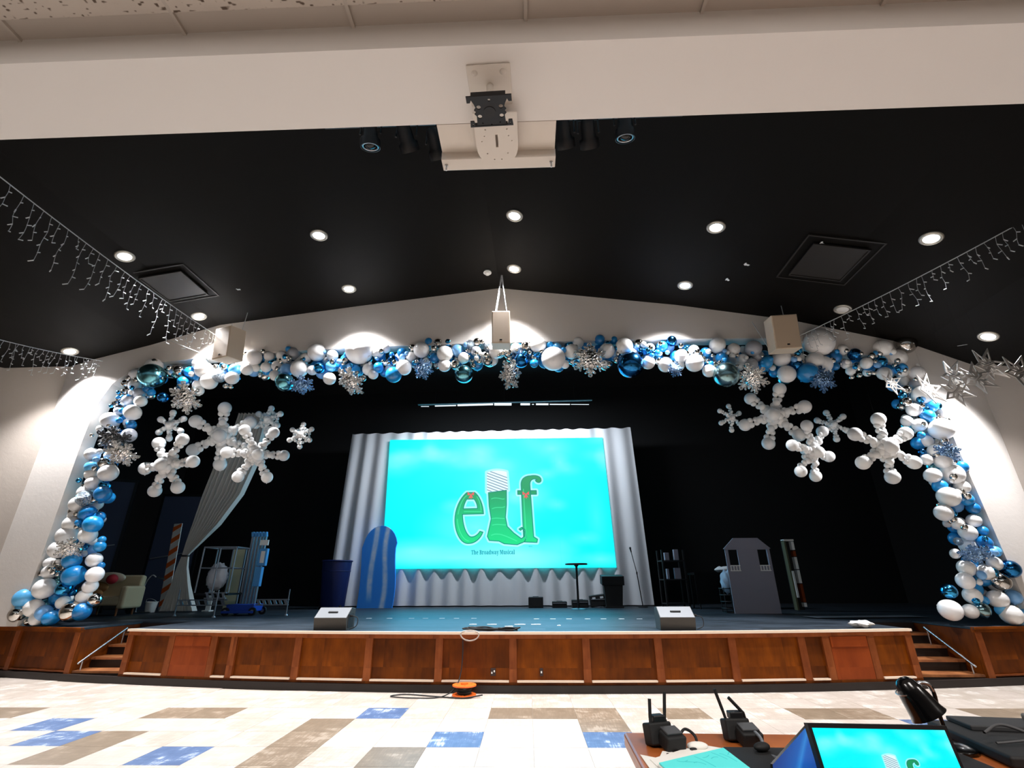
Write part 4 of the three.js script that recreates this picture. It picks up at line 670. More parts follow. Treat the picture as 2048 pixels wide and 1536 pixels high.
solo('plastic_sheet', (() => { const g = new THREE.SphereGeometry(0.5, 24, 16), p = g.getAttribute('position'); for (let i = 0; i < p.count; i++) { const x = p.getX(i), y = p.getY(i), z = p.getZ(i), k = 1 + 0.12 * Math.sin(x * 23 + y * 9) * Math.cos(y * 17 + z * 21); p.setXYZ(i, x * 0.46 * k, y * 0.6 * k, z * 0.3 * k); } g.computeVertexNormals(); return g.translate(-7.68, S + 0.84, -11.78); })(), phys({ color: 0xc8ccd4, roughness: 0.25, clearcoat: 0.5 }), 'crumpled clear plastic sheeting stuffed inside the lift cage', 'plastic sheet');
{ const a = [-8.196, 2.342, -12.9], b = [-7.654, 1.323, -12.9], t = thing('leaning_panel', 'pale yellow board standing behind the lift cage', 'board', [(a[0] + b[0]) / 2, S, -12.9]); mesh('board', rbox(0.34, a[1] - S, 0.03, 0.004, 0, (a[1] - S) / 2, 0), std({ color: 0xe8e2b8, roughness: 0.6, emissive: 0, emissiveIntensity: 0 }), t); mesh('edge_strip', box(0.03, a[1] - S, 0.04, 0.16, (a[1] - S) / 2, 0), M.greyMetal, t); }
{ // sofa with cushions
  const t = thing('armchair', 'beige armchair on the stage behind the base of the garland leg', 'armchair', [-10.45, S, -12.1], 0.15);
  const beige = std({ color: 0xc9b491, roughness: 0.9 });
  mesh('seat', rbox(0.9, 0.2, 0.75, 0.06, 0, 0.32, 0), beige, t); mesh('backrest', rbox(0.95, 0.55, 0.18, 0.06, 0, 0.62, -0.33, -0.15), beige, t); for (const k of [-1, 1]) mesh('armrest', rbox(0.16, 0.5, 0.75, 0.06, k * 0.47, 0.4, 0), beige, t); for (const [x, z] of [[-0.4, 0.3], [0.4, 0.3], [-0.4, -0.3], [0.4, -0.3]]) mesh('leg', cyl(0.03, 0.02, 0.2, x, 0.1, z), M.tread, t);
  const brown = std({ color: 0x9c6a3c, roughness: 0.95 }), cream = std({ color: 0xdcc8ac, roughness: 0.95 }), red = std({ color: 0xb3202c, roughness: 0.8 });
  const pillow = (w, h, d) => new THREE.SphereGeometry(0.5, 18, 12).scale(w, h, d);
  for (const [x, y, z, w, h, mat, label] of [[-10.62, 0.74, -11.8, 0.6, 0.26, brown, 'long brown cushion lying on the beige armchair'], [-10.6, 0.6, -11.72, 0.5, 0.24, brown, 'short brown cushion in front on the beige armchair'], [-10.5, 0.95, -11.98, 0.8, 0.26, cream, 'cream spotted cushion along the back of the beige armchair'], [-10.28, 0.92, -11.8, 0.24, 0.22, red, 'round red cushion on the beige armchair']]) solo('cushion', pillow(w, h, 0.22).translate(x, S + y - 0.12, z), mat, label, 'cushion', 'cushions on the armchair');
}
solo('hand_truck', join(tube([[-10.05, S + 0.85, -12.9], [-10.12, S + 0.9, -12.85], [-10.2, S + 0.75, -12.8], [-10.25, S + 0.35, -12.75], [-10.4, S + 0.25, -12.7]], 0.018, 30, 6), tube([[-9.8, S + 0.8, -12.9], [-10.0, S + 0.85, -12.9]], 0.018, 8, 6), rod([-10.25, S + 0.3, -12.75], [-10.25, S + 0.02, -12.75], 0.018), rod([-10.4, S + 0.03, -12.7], [-9.9, S + 0.03, -12.8], 0.014), cyl(0.09, 0.09, 0.04, -10.3, S + 0.09, -12.6, Math.PI / 2, 0, 0)), M.steel, 'bent chrome hand truck between the armchair and the white bucket', 'hand truck');
{ const b = [-10.715, 0.79, -13.97], t = thing('bucket', 'small white bucket at the foot of the striped board', 'bucket', [-10.15, S, -13.1]); mesh('pail', lathe([[0.0001, 0.01], [0.11, 0.01], [0.14, 0.26], [0.13, 0.26], [0.1, 0.02], [0.0001, 0.02]]), M.whitePlastic, t); mesh('handle', move(new THREE.TorusGeometry(0.14, 0.006, 6, 16, Math.PI), 0, 0.25, 0, 0.9, 0, 0), M.steel, t); mesh('rim', move(new THREE.TorusGeometry(0.14, 0.008, 6, 24), 0, 0.255, 0, Math.PI / 2, 0, 0), M.whitePlastic, t); }
{ const t = thing('white_panel', 'narrow white panel standing behind the foot of the tied drape', 'board', [-9.0, S, -13.7]); mesh('board', rbox(0.14, 1.0, 0.03, 0.004, 0, 0.5, 0), M.whitePlastic, t); mesh('foot', box(0.2, 0.03, 0.2, 0, 0.015, 0), M.whitePlastic, t); mesh('clip', box(0.1, 0.03, 0.05, -0.12, 0.42, 0.02), M.blackMetal, t); }

{ // bar table
  const t = thing('pub_table', 'tall black pedestal table with a thin round top before the back curtain', 'table', [[0.899, 0.79, -14.153][0], S, -14.3]);
  mesh('tabletop', move(lathe([[0.0001, 0.02], [0.3, 0.02], [0.31, 0], [0.3, -0.02], [0.0001, -0.02]]), 0, 1.13, 0), M.blackMetal, t); mesh('column', join(cyl(0.03, 0.03, 1.1, 0, 0.57, 0), cyl(0.08, 0.03, 0.06, 0, 1.09, 0)), M.blackMetal, t); mesh('base', lathe([[0.0001, 0.03], [0.05, 0.03], [0.2, 0.015], [0.22, 0], [0.0001, 0]]), M.steel, t);
}
{ const t = thing('lectern', 'black lectern with an overhanging top beside the microphone stand', 'lectern', [1.93, S, -15.0]); mesh('body', slab([[-0.22, 0], [0.22, 0], [0.27, 0.6], [-0.26, 0.6]], 0.35).translate(0, 0, -0.17), M.rubber, t); mesh('top', rbox(0.62, 0.24, 0.5, 0.01, 0, 0.72, 0, 0.1), M.rubber, t); mesh('foot', box(0.5, 0.04, 0.42, 0, 0.02, 0), M.rubber, t); }
{ const t = thing('microphone_stand', 'thin black microphone stand leaning before the curtain edge', 'microphone stand', [2.75, S, -15.1]); mesh('pole', join(rod([0, 0.02, 0], [-0.08, 0.9, 0], 0.014), rod([-0.08, 0.9, 0], [-0.2, 1.5, 0.05], 0.01), cyl(0.02, 0.02, 0.07, -0.08, 0.9, 0)), M.blackMetal, t); mesh('microphone', join(move(new THREE.SphereGeometry(0.032, 12, 8), -0.215, 1.58, 0.06), move(new THREE.CylinderGeometry(0.026, 0.016, 0.12, 12), -0.205, 1.52, 0.055, 0, 0, 0.2)), M.blackMetal, t); mesh('base', cyl(0.13, 0.14, 0.025, 0, 0.012, 0), M.blackMetal, t); }
for (const [x, w, h, kind, label] of [[[-0.204, 0.79, -15.828][0] - 0.05, 0.42, 0.28, 0, 'small black speaker box on the stage, first before the curtain'], [0.42, 0.42, 0.16, 1, 'low black equipment case between the speaker box and the pub table'], [1.0, 0.46, 0.2, 1, 'low black case with a pale lid line behind the pub table'], [1.5, 0.42, 0.3, 2, 'black angled case with two pale labels beside the lectern']]) {
  const t = thing('equipment_case', label, 'case', [x, S, -15.2], 0);
  mesh('body', rbox(w, h, 0.34, 0.02, 0, h / 2 + (kind === 2 ? 0.03 : 0), 0, 0, 0, kind === 2 ? 0.12 : 0), M.rubber, t);
  mesh('handle', join(rod([-0.08, h + 0.01, 0.1], [0.08, h + 0.01, 0.1], 0.008), rod([-0.08, h - 0.02, 0.1], [-0.08, h + 0.01, 0.1], 0.008), rod([0.08, h - 0.02, 0.1], [0.08, h + 0.01, 0.1], 0.008)), M.blackMetal, t);
  if (kind) mesh('lid_seam', box(w * 0.9, 0.015, 0.01, 0, h * 0.72, 0.172), M.greyMetal, t);
  if (kind === 2) for (const k of [-1, 1]) mesh('sticker', box(0.09, 0.05, 0.008, k * 0.11, h * 0.85 + k * 0.013, 0.174, 0, 0, 0.12), M.tape, t);
}
{ // shelf cart with small pale things, dark table with cloth
  const t = thing('rolling_cart', 'black rolling cart with small pale items at the edge of the back curtain', 'cart', [3.55, S, -14.6], 0.1);
  for (const [x, z] of [[-0.3, 0.2], [0.3, 0.2], [-0.3, -0.2], [0.3, -0.2]]) mesh('post', box(0.04, 1.45, 0.04, x, 0.76, z), M.blackMetal, t); for (const y of [0.12, 0.72, 1.2]) mesh('shelf', box(0.64, 0.03, 0.44, 0, y, 0), M.blackMetal, t);
  const rows = [['pale box on the upper shelf of the rolling cart', 3.42, 1.2, 0.12, 0.2], ['grey wedge on the upper shelf of the rolling cart', 3.68, 1.2, 0.12, 0.28], ['grey carton on the middle shelf of the rolling cart', 3.66, 0.72, 0.16, 0.28], ['slim pale carton on the middle shelf of the rolling cart', 3.4, 0.72, 0.06, 0.26]];
  for (const [label, x, y, w, h] of rows) solo('carton', rbox(w, h, 0.12, 0.006, x, S + y + 0.016 + h / 2, -14.5), M.greyPaint, label, 'carton', 'cartons on the rolling cart');
}
{
  const t = thing('dark_table', 'long table under a black cloth beside the rolling cart', 'table', [4.95, S, -14.4]);
  mesh('tabletop', box(1.9, 0.04, 0.7, 0, 0.86, 0), M.rubber, t); for (const [x, z] of [[-0.9, 0.3], [0.9, 0.3], [-0.9, -0.3], [0.9, -0.3]]) mesh('leg', rod([x, 0, z], [x, 0.85, z], 0.02), M.blackMetal, t);
  mesh('black_cloth', join(box(1.94, 0.01, 0.74, 0, 0.885, 0), box(1.94, 0.75, 0.01, 0, 0.51, 0.37)), M.blackCloth, t);
  const g = new THREE.SphereGeometry(0.5, 24, 14), p = g.getAttribute('position'); for (let i = 0; i < p.count; i++) { const x = p.getX(i), y = p.getY(i), z = p.getZ(i); p.setXYZ(i, x * 0.75, y * 0.16 * (1 + 0.5 * Math.sin(x * 14) * Math.cos(z * 9)), z * 0.4); } g.computeVertexNormals();
  solo('folded_cloth', g.translate(5.0, S + 0.96, -14.35), M.whiteCloth, 'crumpled white cloth lying on the dark table', 'cloth');
}
{ // grey house front
  const pl = [4.343, 0.772, -12.3], pr = [5.326, 0.77, -12.3], tl = [4.66, 1.912, -12.3], tr = [5.092, 1.908, -12.3], el = [4.491, 1.727, -12.3], er = [5.292, 1.722, -12.3];
  const cx = (pl[0] + pr[0]) / 2, W = 1.02, H = 1.62, t = thing('house_front_flat', 'grey painted house front flat with two porch openings and a hipped roof', 'stage flat', [cx - 0.06, S, -12.3]);
  const win = (x0, x1) => [[x0, 1.02], [x1, 1.02], [x1, 1.36], [x0, 1.36]];
  mesh('wall_panel', slab([[-W / 2, 0], [W / 2, 0], [W / 2, 1.38], [-W / 2, 1.38]], 0.03, [win(-W / 2 + 0.07, -W / 2 + 0.28), win(W / 2 - 0.28, W / 2 - 0.07)]), M.greyPaint, t);
  mesh('roof', slab([[-W / 2 - 0.03, 1.38], [W / 2 + 0.03, 1.38], [0.28, H], [-0.28, H]], 0.04), M.greyPaint, t);
  for (const s of [-1, 1]) { mesh('post', box(0.04, 0.36, 0.04, s * (W / 2 - 0.045), 1.19, 0.03), M.greyPaint, t); mesh('railing', join(box(0.24, 0.02, 0.03, s * (W / 2 - 0.17), 1.01, 0.03), box(0.24, 0.02, 0.03, s * (W / 2 - 0.17), 0.9, 0.03), ...[0, 1, 2, 3].map((i) => box(0.02, 0.1, 0.02, s * (W / 2 - 0.27 + 0.065 * i), 0.955, 0.03))), M.whitePlastic, t); }
  mesh('board_seam', join(box(W, 0.008, 0.006, 0, 0.86, 0.032), box(W, 0.008, 0.006, 0, 0.45, 0.032)), M.greyMetal, t);
  mesh('brace', rod([0, 1.2, 0], [0, 0.02, -0.5], 0.025), M.tread, t);
}
{ // half open cabinet catching the light
  const a = [6.079, 2.373, -13.2], b = [6.205, 1.078, -13.2], t = thing('lit_cabinet', 'tall narrow cabinet edge with white and brick coloured blocks behind the house flat', 'cabinet', [(a[0] + b[0]) / 2 + 0.02, S, -13.2]);
  mesh('side', box(0.04, 1.6, 0.16, -0.1, 0.82, 0), std({ color: 0x54543c, roughness: 0.7 }), t); mesh('top', box(0.24, 0.04, 0.18, 0, 1.62, 0), M.whitePlastic, t); mesh('back', box(0.24, 1.6, 0.03, 0, 0.82, -0.09), M.rubber, t);
  [[1.49, 0.2, 0], [1.3, 0.13, 1], [1.08, 0.28, 0], [0.77, 0.3, 0], [0.4, 0.4, 1], [0.14, 0.09, 0]].forEach(([y, h, k]) => mesh('block', box(0.065, h, 0.12, 0.08, y, 0.02), k ? M.insert : M.whitePlastic, t));
  mesh('inner_strip', box(0.045, 0.6, 0.04, -0.06, 0.6, 0.09), M.whitePlastic, t);
}
{ const t = thing('laundry_basket', 'dark basket holding a pale blue bundle beside the house flat', 'basket', [4.35, S, -12.6]); mesh('basket', join(...[0, 1, 2, 3].map((i) => move(new THREE.TorusGeometry(0.24, 0.012, 6, 20), 0, 0.1 + i * 0.14, 0, Math.PI / 2, 0, 0)), ...Array.from({ length: 10 }, (_, i) => rod([0.24 * Math.cos(i * 0.628), 0.02, 0.24 * Math.sin(i * 0.628)], [0.24 * Math.cos(i * 0.628), 0.54, 0.24 * Math.sin(i * 0.628)], 0.01))), M.blackMetal, t); mesh('base', cyl(0.24, 0.24, 0.03, 0, 0.015, 0), M.blackMetal, t);
  const g = new THREE.SphereGeometry(0.22, 20, 14), p = g.getAttribute('position'); for (let i = 0; i < p.count; i++) { const x = p.getX(i), y = p.getY(i), z = p.getZ(i), k = 1 + 0.15 * Math.sin(x * 40 + z * 22) * Math.cos(y * 30); p.setXYZ(i, x * k * 0.9, y * k * 1.25, z * k * 0.9); } g.computeVertexNormals(); solo('cloth_bundle', g.translate(4.37, S + 0.66, -12.6), std({ color: 0x9fb6cc, roughness: 0.9 }), 'pale blue cloth bundle on top of the dark basket', 'cloth'); }

// stage monitors on the front edge
function wedge(at, turn, label) {
  const t = thing('stage_monitor', label, 'stage monitor', at, turn);
  const prof = [[0, 0], [0.33, 0], [0.36, 0.06], [0.34, 0.17], [0.12, 0.345], [0.06, 0.33]];       // depth, height; the sloped lid faces up and to the hall
  const g = slab([[0, 0], [0.33, 0], [0.37, 0.17], [0.16, 0.31], [0, 0.29]], 0.52, [], 0.006); move(g, -0.26, 0, -0.18, 0, -Math.PI / 2, 0);
  g.translate(0, 0, 0); const body = move(metres(g), 0, 0, 0); body.computeBoundingBox(); const bb = body.boundingBox; body.translate(-(bb.min.x + bb.max.x) / 2, -bb.min.y, -(bb.min.z + bb.max.z) / 2);
  mesh('cabinet', body, std({ color: 0x35322e, roughness: 0.55 }), t);
  const a = Math.atan2(0.31 - 0.17, 0.37 - 0.16);
  mesh('lid', rbox(0.52, 0.012, 0.25, 0.004, 0, 0.247, 0.083, a, 0, 0), std({ color: 0x7b7e82, roughness: 0.5, metalness: 0.1 }), t);
  mesh('handle', rbox(0.16, 0.02, 0.028, 0.008, 0, 0.258, 0.09, a, 0, 0), M.rubber, t, 'black recessed handle');
  mesh('side_panel', rbox(0.01, 0.2, 0.24, 0.004, 0.268, 0.13, 0, 0, 0, 0), M.rubber, t);
  mesh('plug', join(rbox(0.05, 0.03, 0.03, 0.006, 0.3, 0.2, 0.05), tube([[0.32, 0.2, 0.05], [0.4, 0.17, 0.06], [0.4, 0.06, 0.08], [0.3, 0.012, 0.1]], 0.007, 24, 6)), M.rubber, t);
}
wedge([-3.42, S, -8.52], 0.0, 'stage monitor wedge with a grey lid on the stage edge before the blue flat');
wedge([2.02, S, -8.5], 0.0, 'stage monitor wedge with a grey lid on the stage edge before the rolling cart');
// taped marks on the deck
let tapeCount = 0;
for (const px of [[-3.67, 0.79, -10.968], [-3.233, 0.79, -10.958], [-2.766, 0.79, -10.947], [-2.471, 0.79, -10.94], [-2.125, 0.79, -10.933], [-1.822, 0.79, -10.926], [-1.458, 0.79, -10.917], [-0.174, 0.79, -10.75], [0.155, 0.79, -10.743], [0.474, 0.79, -10.736], [0.84, 0.79, -10.728], [1.155, 0.79, -10.721], [1.507, 0.79, -10.713], [1.858, 0.79, -10.706]]) {
  const n = tapeCount++, nth = ['first', 'second', 'third', 'fourth', 'fifth', 'sixth', 'seventh'][n < 7 ? n : 13 - n];
  const m = solo('tape_mark', rbox(0.11, 0.004, 0.05, 0.002), M.tape, `white tape mark in the deck row, ${nth} from the monitor wedge before the ${n < 7 ? 'blue flat' : 'rolling cart'}`, 'tape mark', 'evenly spaced tape marks on the deck'); m.position.set(px[0], S + 0.002, px[2]);
}
for (const [p, w, label] of [[[-1.277, 0.79, -9.447], 0.13, 'short white spike tape just behind the black cable coil'], [[-0.94, 0.79, -9.443], 0.17, 'white spike tape behind the thin end of the cable coil'], [[-0.612, 0.79, -9.038], 0.14, 'white spike tape nearest the stage edge beside the cable coil'], [[-0.445, 0.79, -9.438], 0.19, 'wide white spike tape in the middle of the stage edge'], [[-0.164, 0.79, -9.434], 0.17, 'white spike tape with a notch next to the wide one'], [[0.232, 0.79, -9.226], 0.06, 'small white dot of tape between the notched tape and the monitor wedge']]) {
  const g = join(rbox(w, 0.004, 0.07, 0.002), rbox(w * 0.6, 0.004, 0.1, 0.002, w * 0.1, 0.0008, 0)); const m = solo('spike_tape', g, M.tape, label, 'tape mark', 'spike tapes on the stage edge'); m.position.set(p[0], S + 0.002, Math.min(p[2], arcZ(p[0]) - 0.1));
}
{ // cable coil hanging over the edge
  const x0 = -1.25, z0 = -8.22, pts = []; for (let i = 0; i <= 40; i++) { const a = i / 40 * 3.2 * 2 * Math.PI; pts.push([x0 + 0.42 + (0.4 - 0.05 * Math.sin(a * 0.7)) * Math.cos(a), S + 0.012 + 0.006 * (i % 7), z0 + 0.06 * Math.sin(a) - 0.06]); }
  const loop = []; for (let i = 0; i <= 14; i++) { const a = i / 14 * 2 * Math.PI; loop.push([x0 + 0.14 * Math.cos(a) + 0.12, S - 0.02 + 0.09 * Math.sin(a) * (Math.sin(a) < 0 ? 1 : 0.5), z0 + 0.19 + 0.01 * Math.cos(a)]); }
  const t = thing('cable_coil', 'black cable coil lying on the stage edge with one loop hanging over', 'cable'); mesh('coil', tube(pts, 0.011, 200, 6), M.rubber, t); mesh('hanging_loop', tube(loop, 0.01, 50, 6), std({ color: 0xb9aca0, roughness: 0.5 }), t); mesh('drop', tube([[x0 + 0.02, S - 0.1, z0 + 0.2], [x0 + 0.02, 0.5, z0 + 0.18], [x0 + 0.0, 0.25, z0 + 0.2], [x0 - 0.05, 0.1, z0 + 0.3], [x0 - 0.2, 0.02, z0 + 0.45], [x0 - 0.6, 0.012, z0 + 0.52], [x0 - 0.95, 0.012, z0 + 0.42], [x0 - 0.8, 0.012, z0 + 0.3], [x0 - 0.3, 0.012, z0 + 0.42], [x0 + 0.1, 0.012, z0 + 0.5], [x0 + 0.35, 0.03, z0 + 0.4]], 0.008, 90, 6), M.rubber, t, 'cord dropping to the floor reel');
}
{ const p = [-1.169, 0, -7.785], t = thing('cord_reel', 'orange plastic cord reel with black cord on the floor below the cable coil', 'cord reel', [p[0], 0, p[2] - 0.1], 0.2);
  for (const y of [0.012, 0.13]) mesh('flange', move(slab(circle(0, 0, 0.165, 28), 0.012, [circle(0, 0, 0.035), circle(-0.1, 0.02, 0.02), circle(0.1, 0.02, 0.02), circle(0, 0.1, 0.02), circle(0, -0.1, 0.02)], 0.004), 0, y, 0, -Math.PI / 2, 0, 0), M.orange, t);
  mesh('wound_cord', join(...[0, 1, 2, 3, 4].map((i) => move(new THREE.TorusGeometry(0.085 + 0.012 * (i % 2), 0.012, 6, 24), 0, 0.035 + i * 0.02, 0, Math.PI / 2, 0, 0))), M.rubber, t); mesh('hub', cyl(0.07, 0.07, 0.12, 0, 0.07, 0), M.orange, t); mesh('crank', join(cyl(0.05, 0.05, 0.012, 0, 0.15, 0), box(0.1, 0.012, 0.03, 0, 0.158, 0)), M.orange, t); }
{ const p = [4.966, 0.79, -9.084]; const g = new THREE.IcosahedronGeometry(0.09, 3), q = g.getAttribute('position'); for (let i = 0; i < q.count; i++) { const x = q.getX(i), y = q.getY(i), z = q.getZ(i), k = 1 + 0.3 * Math.sin(x * 60 + y * 30) * Math.cos(z * 50 - y * 20); q.setXYZ(i, x * k * 1.9, y * k * 0.55, z * k); } g.computeVertexNormals(); const m = solo('paper_scrap', g, M.paper, 'crumpled white paper on the stage edge beside the bright end panel', 'paper'); m.position.set(4.95, S + 0.055, -8.75); }
solo('floor_cloth', (() => { const g = metres(new THREE.PlaneGeometry(2.2, 0.5, 30, 8)), p = g.getAttribute('position'); return move(g, 6.3, S + 0.02, -11.0, -Math.PI / 2, 0, 0.1); })(), M.greyMetal, 'long pale strip lying on the dark deck in front of the house flat', 'strip');

// ---------------------------------------------------------------- the control desk in front
const T = 1.05;
{
  const t = thing('control_desk', 'brown wooden control desk top in the near corner', 'desk', [1.3, 0, -1.3]);
  mesh('desk_top', rbox(2.12, 0.04, 1.14, 0.008, 0, T - 0.02, 0), M.tableWood, t); mesh('front_panel', box(2.0, T - 0.06, 0.04, 0, (T - 0.06) / 2, -0.5), M.wood[1], t);
  for (const s of [-1, 1]) mesh('side_panel', box(0.04, T - 0.06, 0.95, s * 0.98, (T - 0.06) / 2, 0), M.wood[1], t);
}
solo('foam_mat', rbox(0.62, 0.012, 0.42, 0.004, 0.8, T + 0.007, -1.475), M.rubber, 'flat black mat on the desk behind the blue tablet', 'mat');
function radio(at, turn, ants, label) {
  const t = thing('wireless_receiver', label, 'wireless receiver', at, turn, 'wireless units on the desk');
  mesh('body', join(rbox(0.075, 0.055, 0.045, 0.006, -0.004, 0.03, -0.02, -0.2), rbox(0.062, 0.04, 0.05, 0.006, 0.012, 0.022, 0.028, 0.25)), M.rubber, t);
  mesh('plate', rbox(0.05, 0.006, 0.04, 0.002, 0.012, 0.046, 0.026, 0.25), std({ color: 0x3a3b3e, roughness: 0.5 }), t); mesh('bracket', rbox(0.04, 0.02, 0.03, 0.004, 0.0, 0.066, -0.024), M.blackMetal, t);
  for (const [a, b, c] of ants) mesh('antenna', join(rod(a, b, 0.0045, 8), rod(b, c, 0.005, 8), cyl(0.007, 0.007, 0.014, ...a, 0, 0, 0, 10)), M.rubber, t);
}
radio([0.335, T, -1.72], 0.35, [[[-0.03, 0.045, -0.015], [-0.027, 0.07, -0.018], [-0.022, 0.118, -0.02]], [[0.022, 0.055, -0.02], [0.026, 0.08, -0.022], [0.034, 0.132, -0.024]]], 'small black wireless unit with two upright antennas at the corner of the desk');
radio([0.575, T, -1.77], 0.1, [[[-0.03, 0.05, -0.02], [-0.038, 0.08, -0.02], [-0.054, 0.135, -0.02]], [[0.03, 0.05, -0.02], [0.026, 0.07, -0.02], [-0.014, 0.112, -0.02]]], 'small black wireless unit with splayed antennas near the tablet');
solo('power_cord', tube([[0.6, T + 0.04, -1.74], [0.605, T + 0.03, -1.7], [0.6, T + 0.008, -1.66], [0.6, T + 0.018, -1.55], [0.6, T + 0.02, -1.4]], 0.005, 40, 6), M.greyMetal, 'grey cord running from the unit with splayed antennas toward the hall', 'cord');
solo('short_cable', tube([[0.375, T + 0.03, -1.7], [0.4, T + 0.045, -1.72], [0.425, T + 0.03, -1.72], [0.42, T + 0.008, -1.69], [0.4, T + 0.006, -1.68]], 0.004, 30, 6), M.rubber, 'short looping dark cable beside the upright antenna unit', 'cable');
const paperTex = (() => { const c = document.createElement('canvas'); c.width = 512; c.height = 384; const x = c.getContext('2d'); x.fillStyle = '#5ff0ee'; x.fillRect(0, 0, 512, 384); x.strokeStyle = 'rgba(30,200,205,0.8)'; x.lineWidth = 5; for (let i = 0; i < 9; i++) { x.beginPath(); x.moveTo(120 + i * 45, 20 + (i % 3) * 30); x.quadraticCurveTo(150 + i * 45, 60, 190 + i * 42, 40 + (i % 4) * 40); x.stroke(); } x.strokeStyle = '#1a9aa0'; x.lineWidth = 4; for (const cx of [250, 300, 345]) { x.beginPath(); x.ellipse(cx, 340, 34, 22, 0, 0, 7); x.stroke(); } const t = new THREE.CanvasTexture(c); t.colorSpace = THREE.SRGBColorSpace; return t; })();
function sheet(c4, y, mat, thick = 0.003) { const [tl, tr, br, bl] = c4.map(([x, z]) => [x, y, z]); return quad(tl, tr, br, bl, mat, thick); }
{
  const a = [0.283, 1.065, -1.543], b = [0.489, 1.065, -1.673], c = [0.484, 1.065, -1.494], d = [0.3, 0, -1.42]; const t = thing('cyan_booklet', 'cyan printed booklet lying on white sheets on the desk', 'booklet');
  mesh('cover', sheet([[a[0], a[2]], [b[0], b[2]], [b[0] + 0.02, -1.42], [a[0] + 0.02, -1.42]], T + 0.0135, null), std({ map: paperTex, roughness: 0.6 }), t); mesh('pages', sheet([[a[0] - 0.004, a[2] - 0.002], [b[0] + 0.002, b[2] - 0.002], [b[0] + 0.022, -1.42], [a[0] + 0.016, -1.42]], T + 0.0095, null), M.paper, t);
  for (const [q, y, label] of [[[[0.27, -1.6], [0.44, -1.735], [0.5, -1.7], [0.5, -1.45], [0.3, -1.42]], T + 0.003, 'white paper sheet sticking out behind the cyan booklet'], [[[0.252, -1.645], [0.29, -1.62], [0.33, -1.5], [0.3, -1.45], [0.26, -1.47]], T + 0.0012, 'white paper corner hanging at the edge of the desk']]) { const g = slab(q.map(([x, z]) => [x, -z]), 0.0015); move(g, 0, y, 0, -Math.PI / 2, 0, 0); solo('paper_sheet', g, M.paper, label, 'paper'); }
  const card = thing('printed_card', 'small white card with dark print between the antenna unit and the booklet', 'card', [0.345, T + 0.001, -1.645], -0.35); mesh('card', box(0.07, 0.001, 0.05, 0, 0.0005, 0), M.paper, card); mesh('print_bar', join(...[0, 1, 2, 3].map((i) => box(0.006, 0.0006, 0.022 + 0.008 * (i % 2), -0.018 + i * 0.012, 0.0013, 0))), std({ color: 0x5c4b46, roughness: 0.9 }), card);
  const tg = move(new THREE.SphereGeometry(0.5, 16, 10).scale(0.06, 0.02, 0.035), 0.425, T + 0.01, -1.7); solo('tissue', tg, M.paper, 'crumpled white tissue beside the looping cable', 'tissue');
}
{ // tablet, blue
  const tl = [0.667, 1.15, -1.52], t = thing('tablet', 'blue lit tablet seen at a slant beside the cyan monitor', 'tablet');
  const A = [0.542, 1.084, -1.47], B = [0.693, 1.13, -1.6], Cc = [0.624, 1.07, -1.42], D = [0.512, 1.052, -1.4];
  const c = document.createElement('canvas'); c.width = c.height = 128; const x = c.getContext('2d'), g = x.createLinearGradient(0, 0, 128, 128); g.addColorStop(0, '#0b3f96'); g.addColorStop(0.45, '#0d67c8'); g.addColorStop(0.55, '#2f92ea'); g.addColorStop(0.62, '#0a66cc'); g.addColorStop(1, '#0a4aa8'); x.fillStyle = g; x.fillRect(0, 0, 128, 128); const tx = new THREE.CanvasTexture(c); tx.colorSpace = THREE.SRGBColorSpace;
  mesh('display', quad(A, B, Cc, D, null, 0.004), std({ color: 0x020202, roughness: 0.7, emissive: 0xffffff, emissiveMap: tx, emissiveIntensity: 0.7 }), t);
  const grow = (p) => { const m = [0, 1, 2].map((i) => (A[i] + B[i] + Cc[i] + D[i]) / 4); return p.map((v, i) => m[i] + (v - m[i]) * 1.07 - (i === 2 ? 0.006 : 0)); }; mesh('case', quad(grow(A), grow(B), grow(Cc), grow(D), null, 0.01), M.blackGloss, t);
}
{ // monitor
  const t = thing('desk_monitor', 'flat black-framed monitor on the desk showing the cyan picture', 'monitor'); const z = -1.4;
  const tl = [0.62, 1.176, -1.4], tr = [0.917, 1.174, -1.4]; const w = tr[0] - tl[0], h = w * 0.6;
  const c = document.createElement('canvas'); c.width = 512; c.height = 300; c.getContext('2d').drawImage(pictureCanvas(), 0, 0, 512, 300); const tx = new THREE.CanvasTexture(c); tx.colorSpace = THREE.SRGBColorSpace;
  mesh('display', quad([tl[0], tl[1], z + 0.002], [tr[0], tr[1], z + 0.002], [tr[0] + 0.012, tr[1] - h, z + 0.03], [tl[0] + 0.012, tl[1] - h, z + 0.03], null, 0.002), std({ color: 0x020202, roughness: 0.3, emissive: 0xffffff, emissiveMap: tx, emissiveIntensity: 0.95 }), t);
  mesh('bezel', quad([tl[0] - 0.008, tl[1] + 0.008, z], [tr[0] + 0.008, tr[1] + 0.008, z], [tr[0] + 0.02, tr[1] - h - 0.01, z + 0.028], [tl[0] + 0.004, tl[1] - h - 0.01, z + 0.028], null, 0.02), M.blackMetal, t);
  const sx = (tl[0] + tr[0]) / 2; mesh('stand', join(box(0.05, 0.12, 0.02, sx, T + 0.05, z - 0.02), rbox(0.16, 0.012, 0.12, 0.004, sx, T + 0.02, z - 0.02)), M.blackMetal, t);
  const l = new THREE.RectAreaLight(new THREE.Color(0.1, 0.85, 1), 0.3, w * 0.9, h * 0.9); l.position.set(sx, tl[1] - h / 2, z + 0.05); l.rotation.y = Math.PI; t.add(l);
}
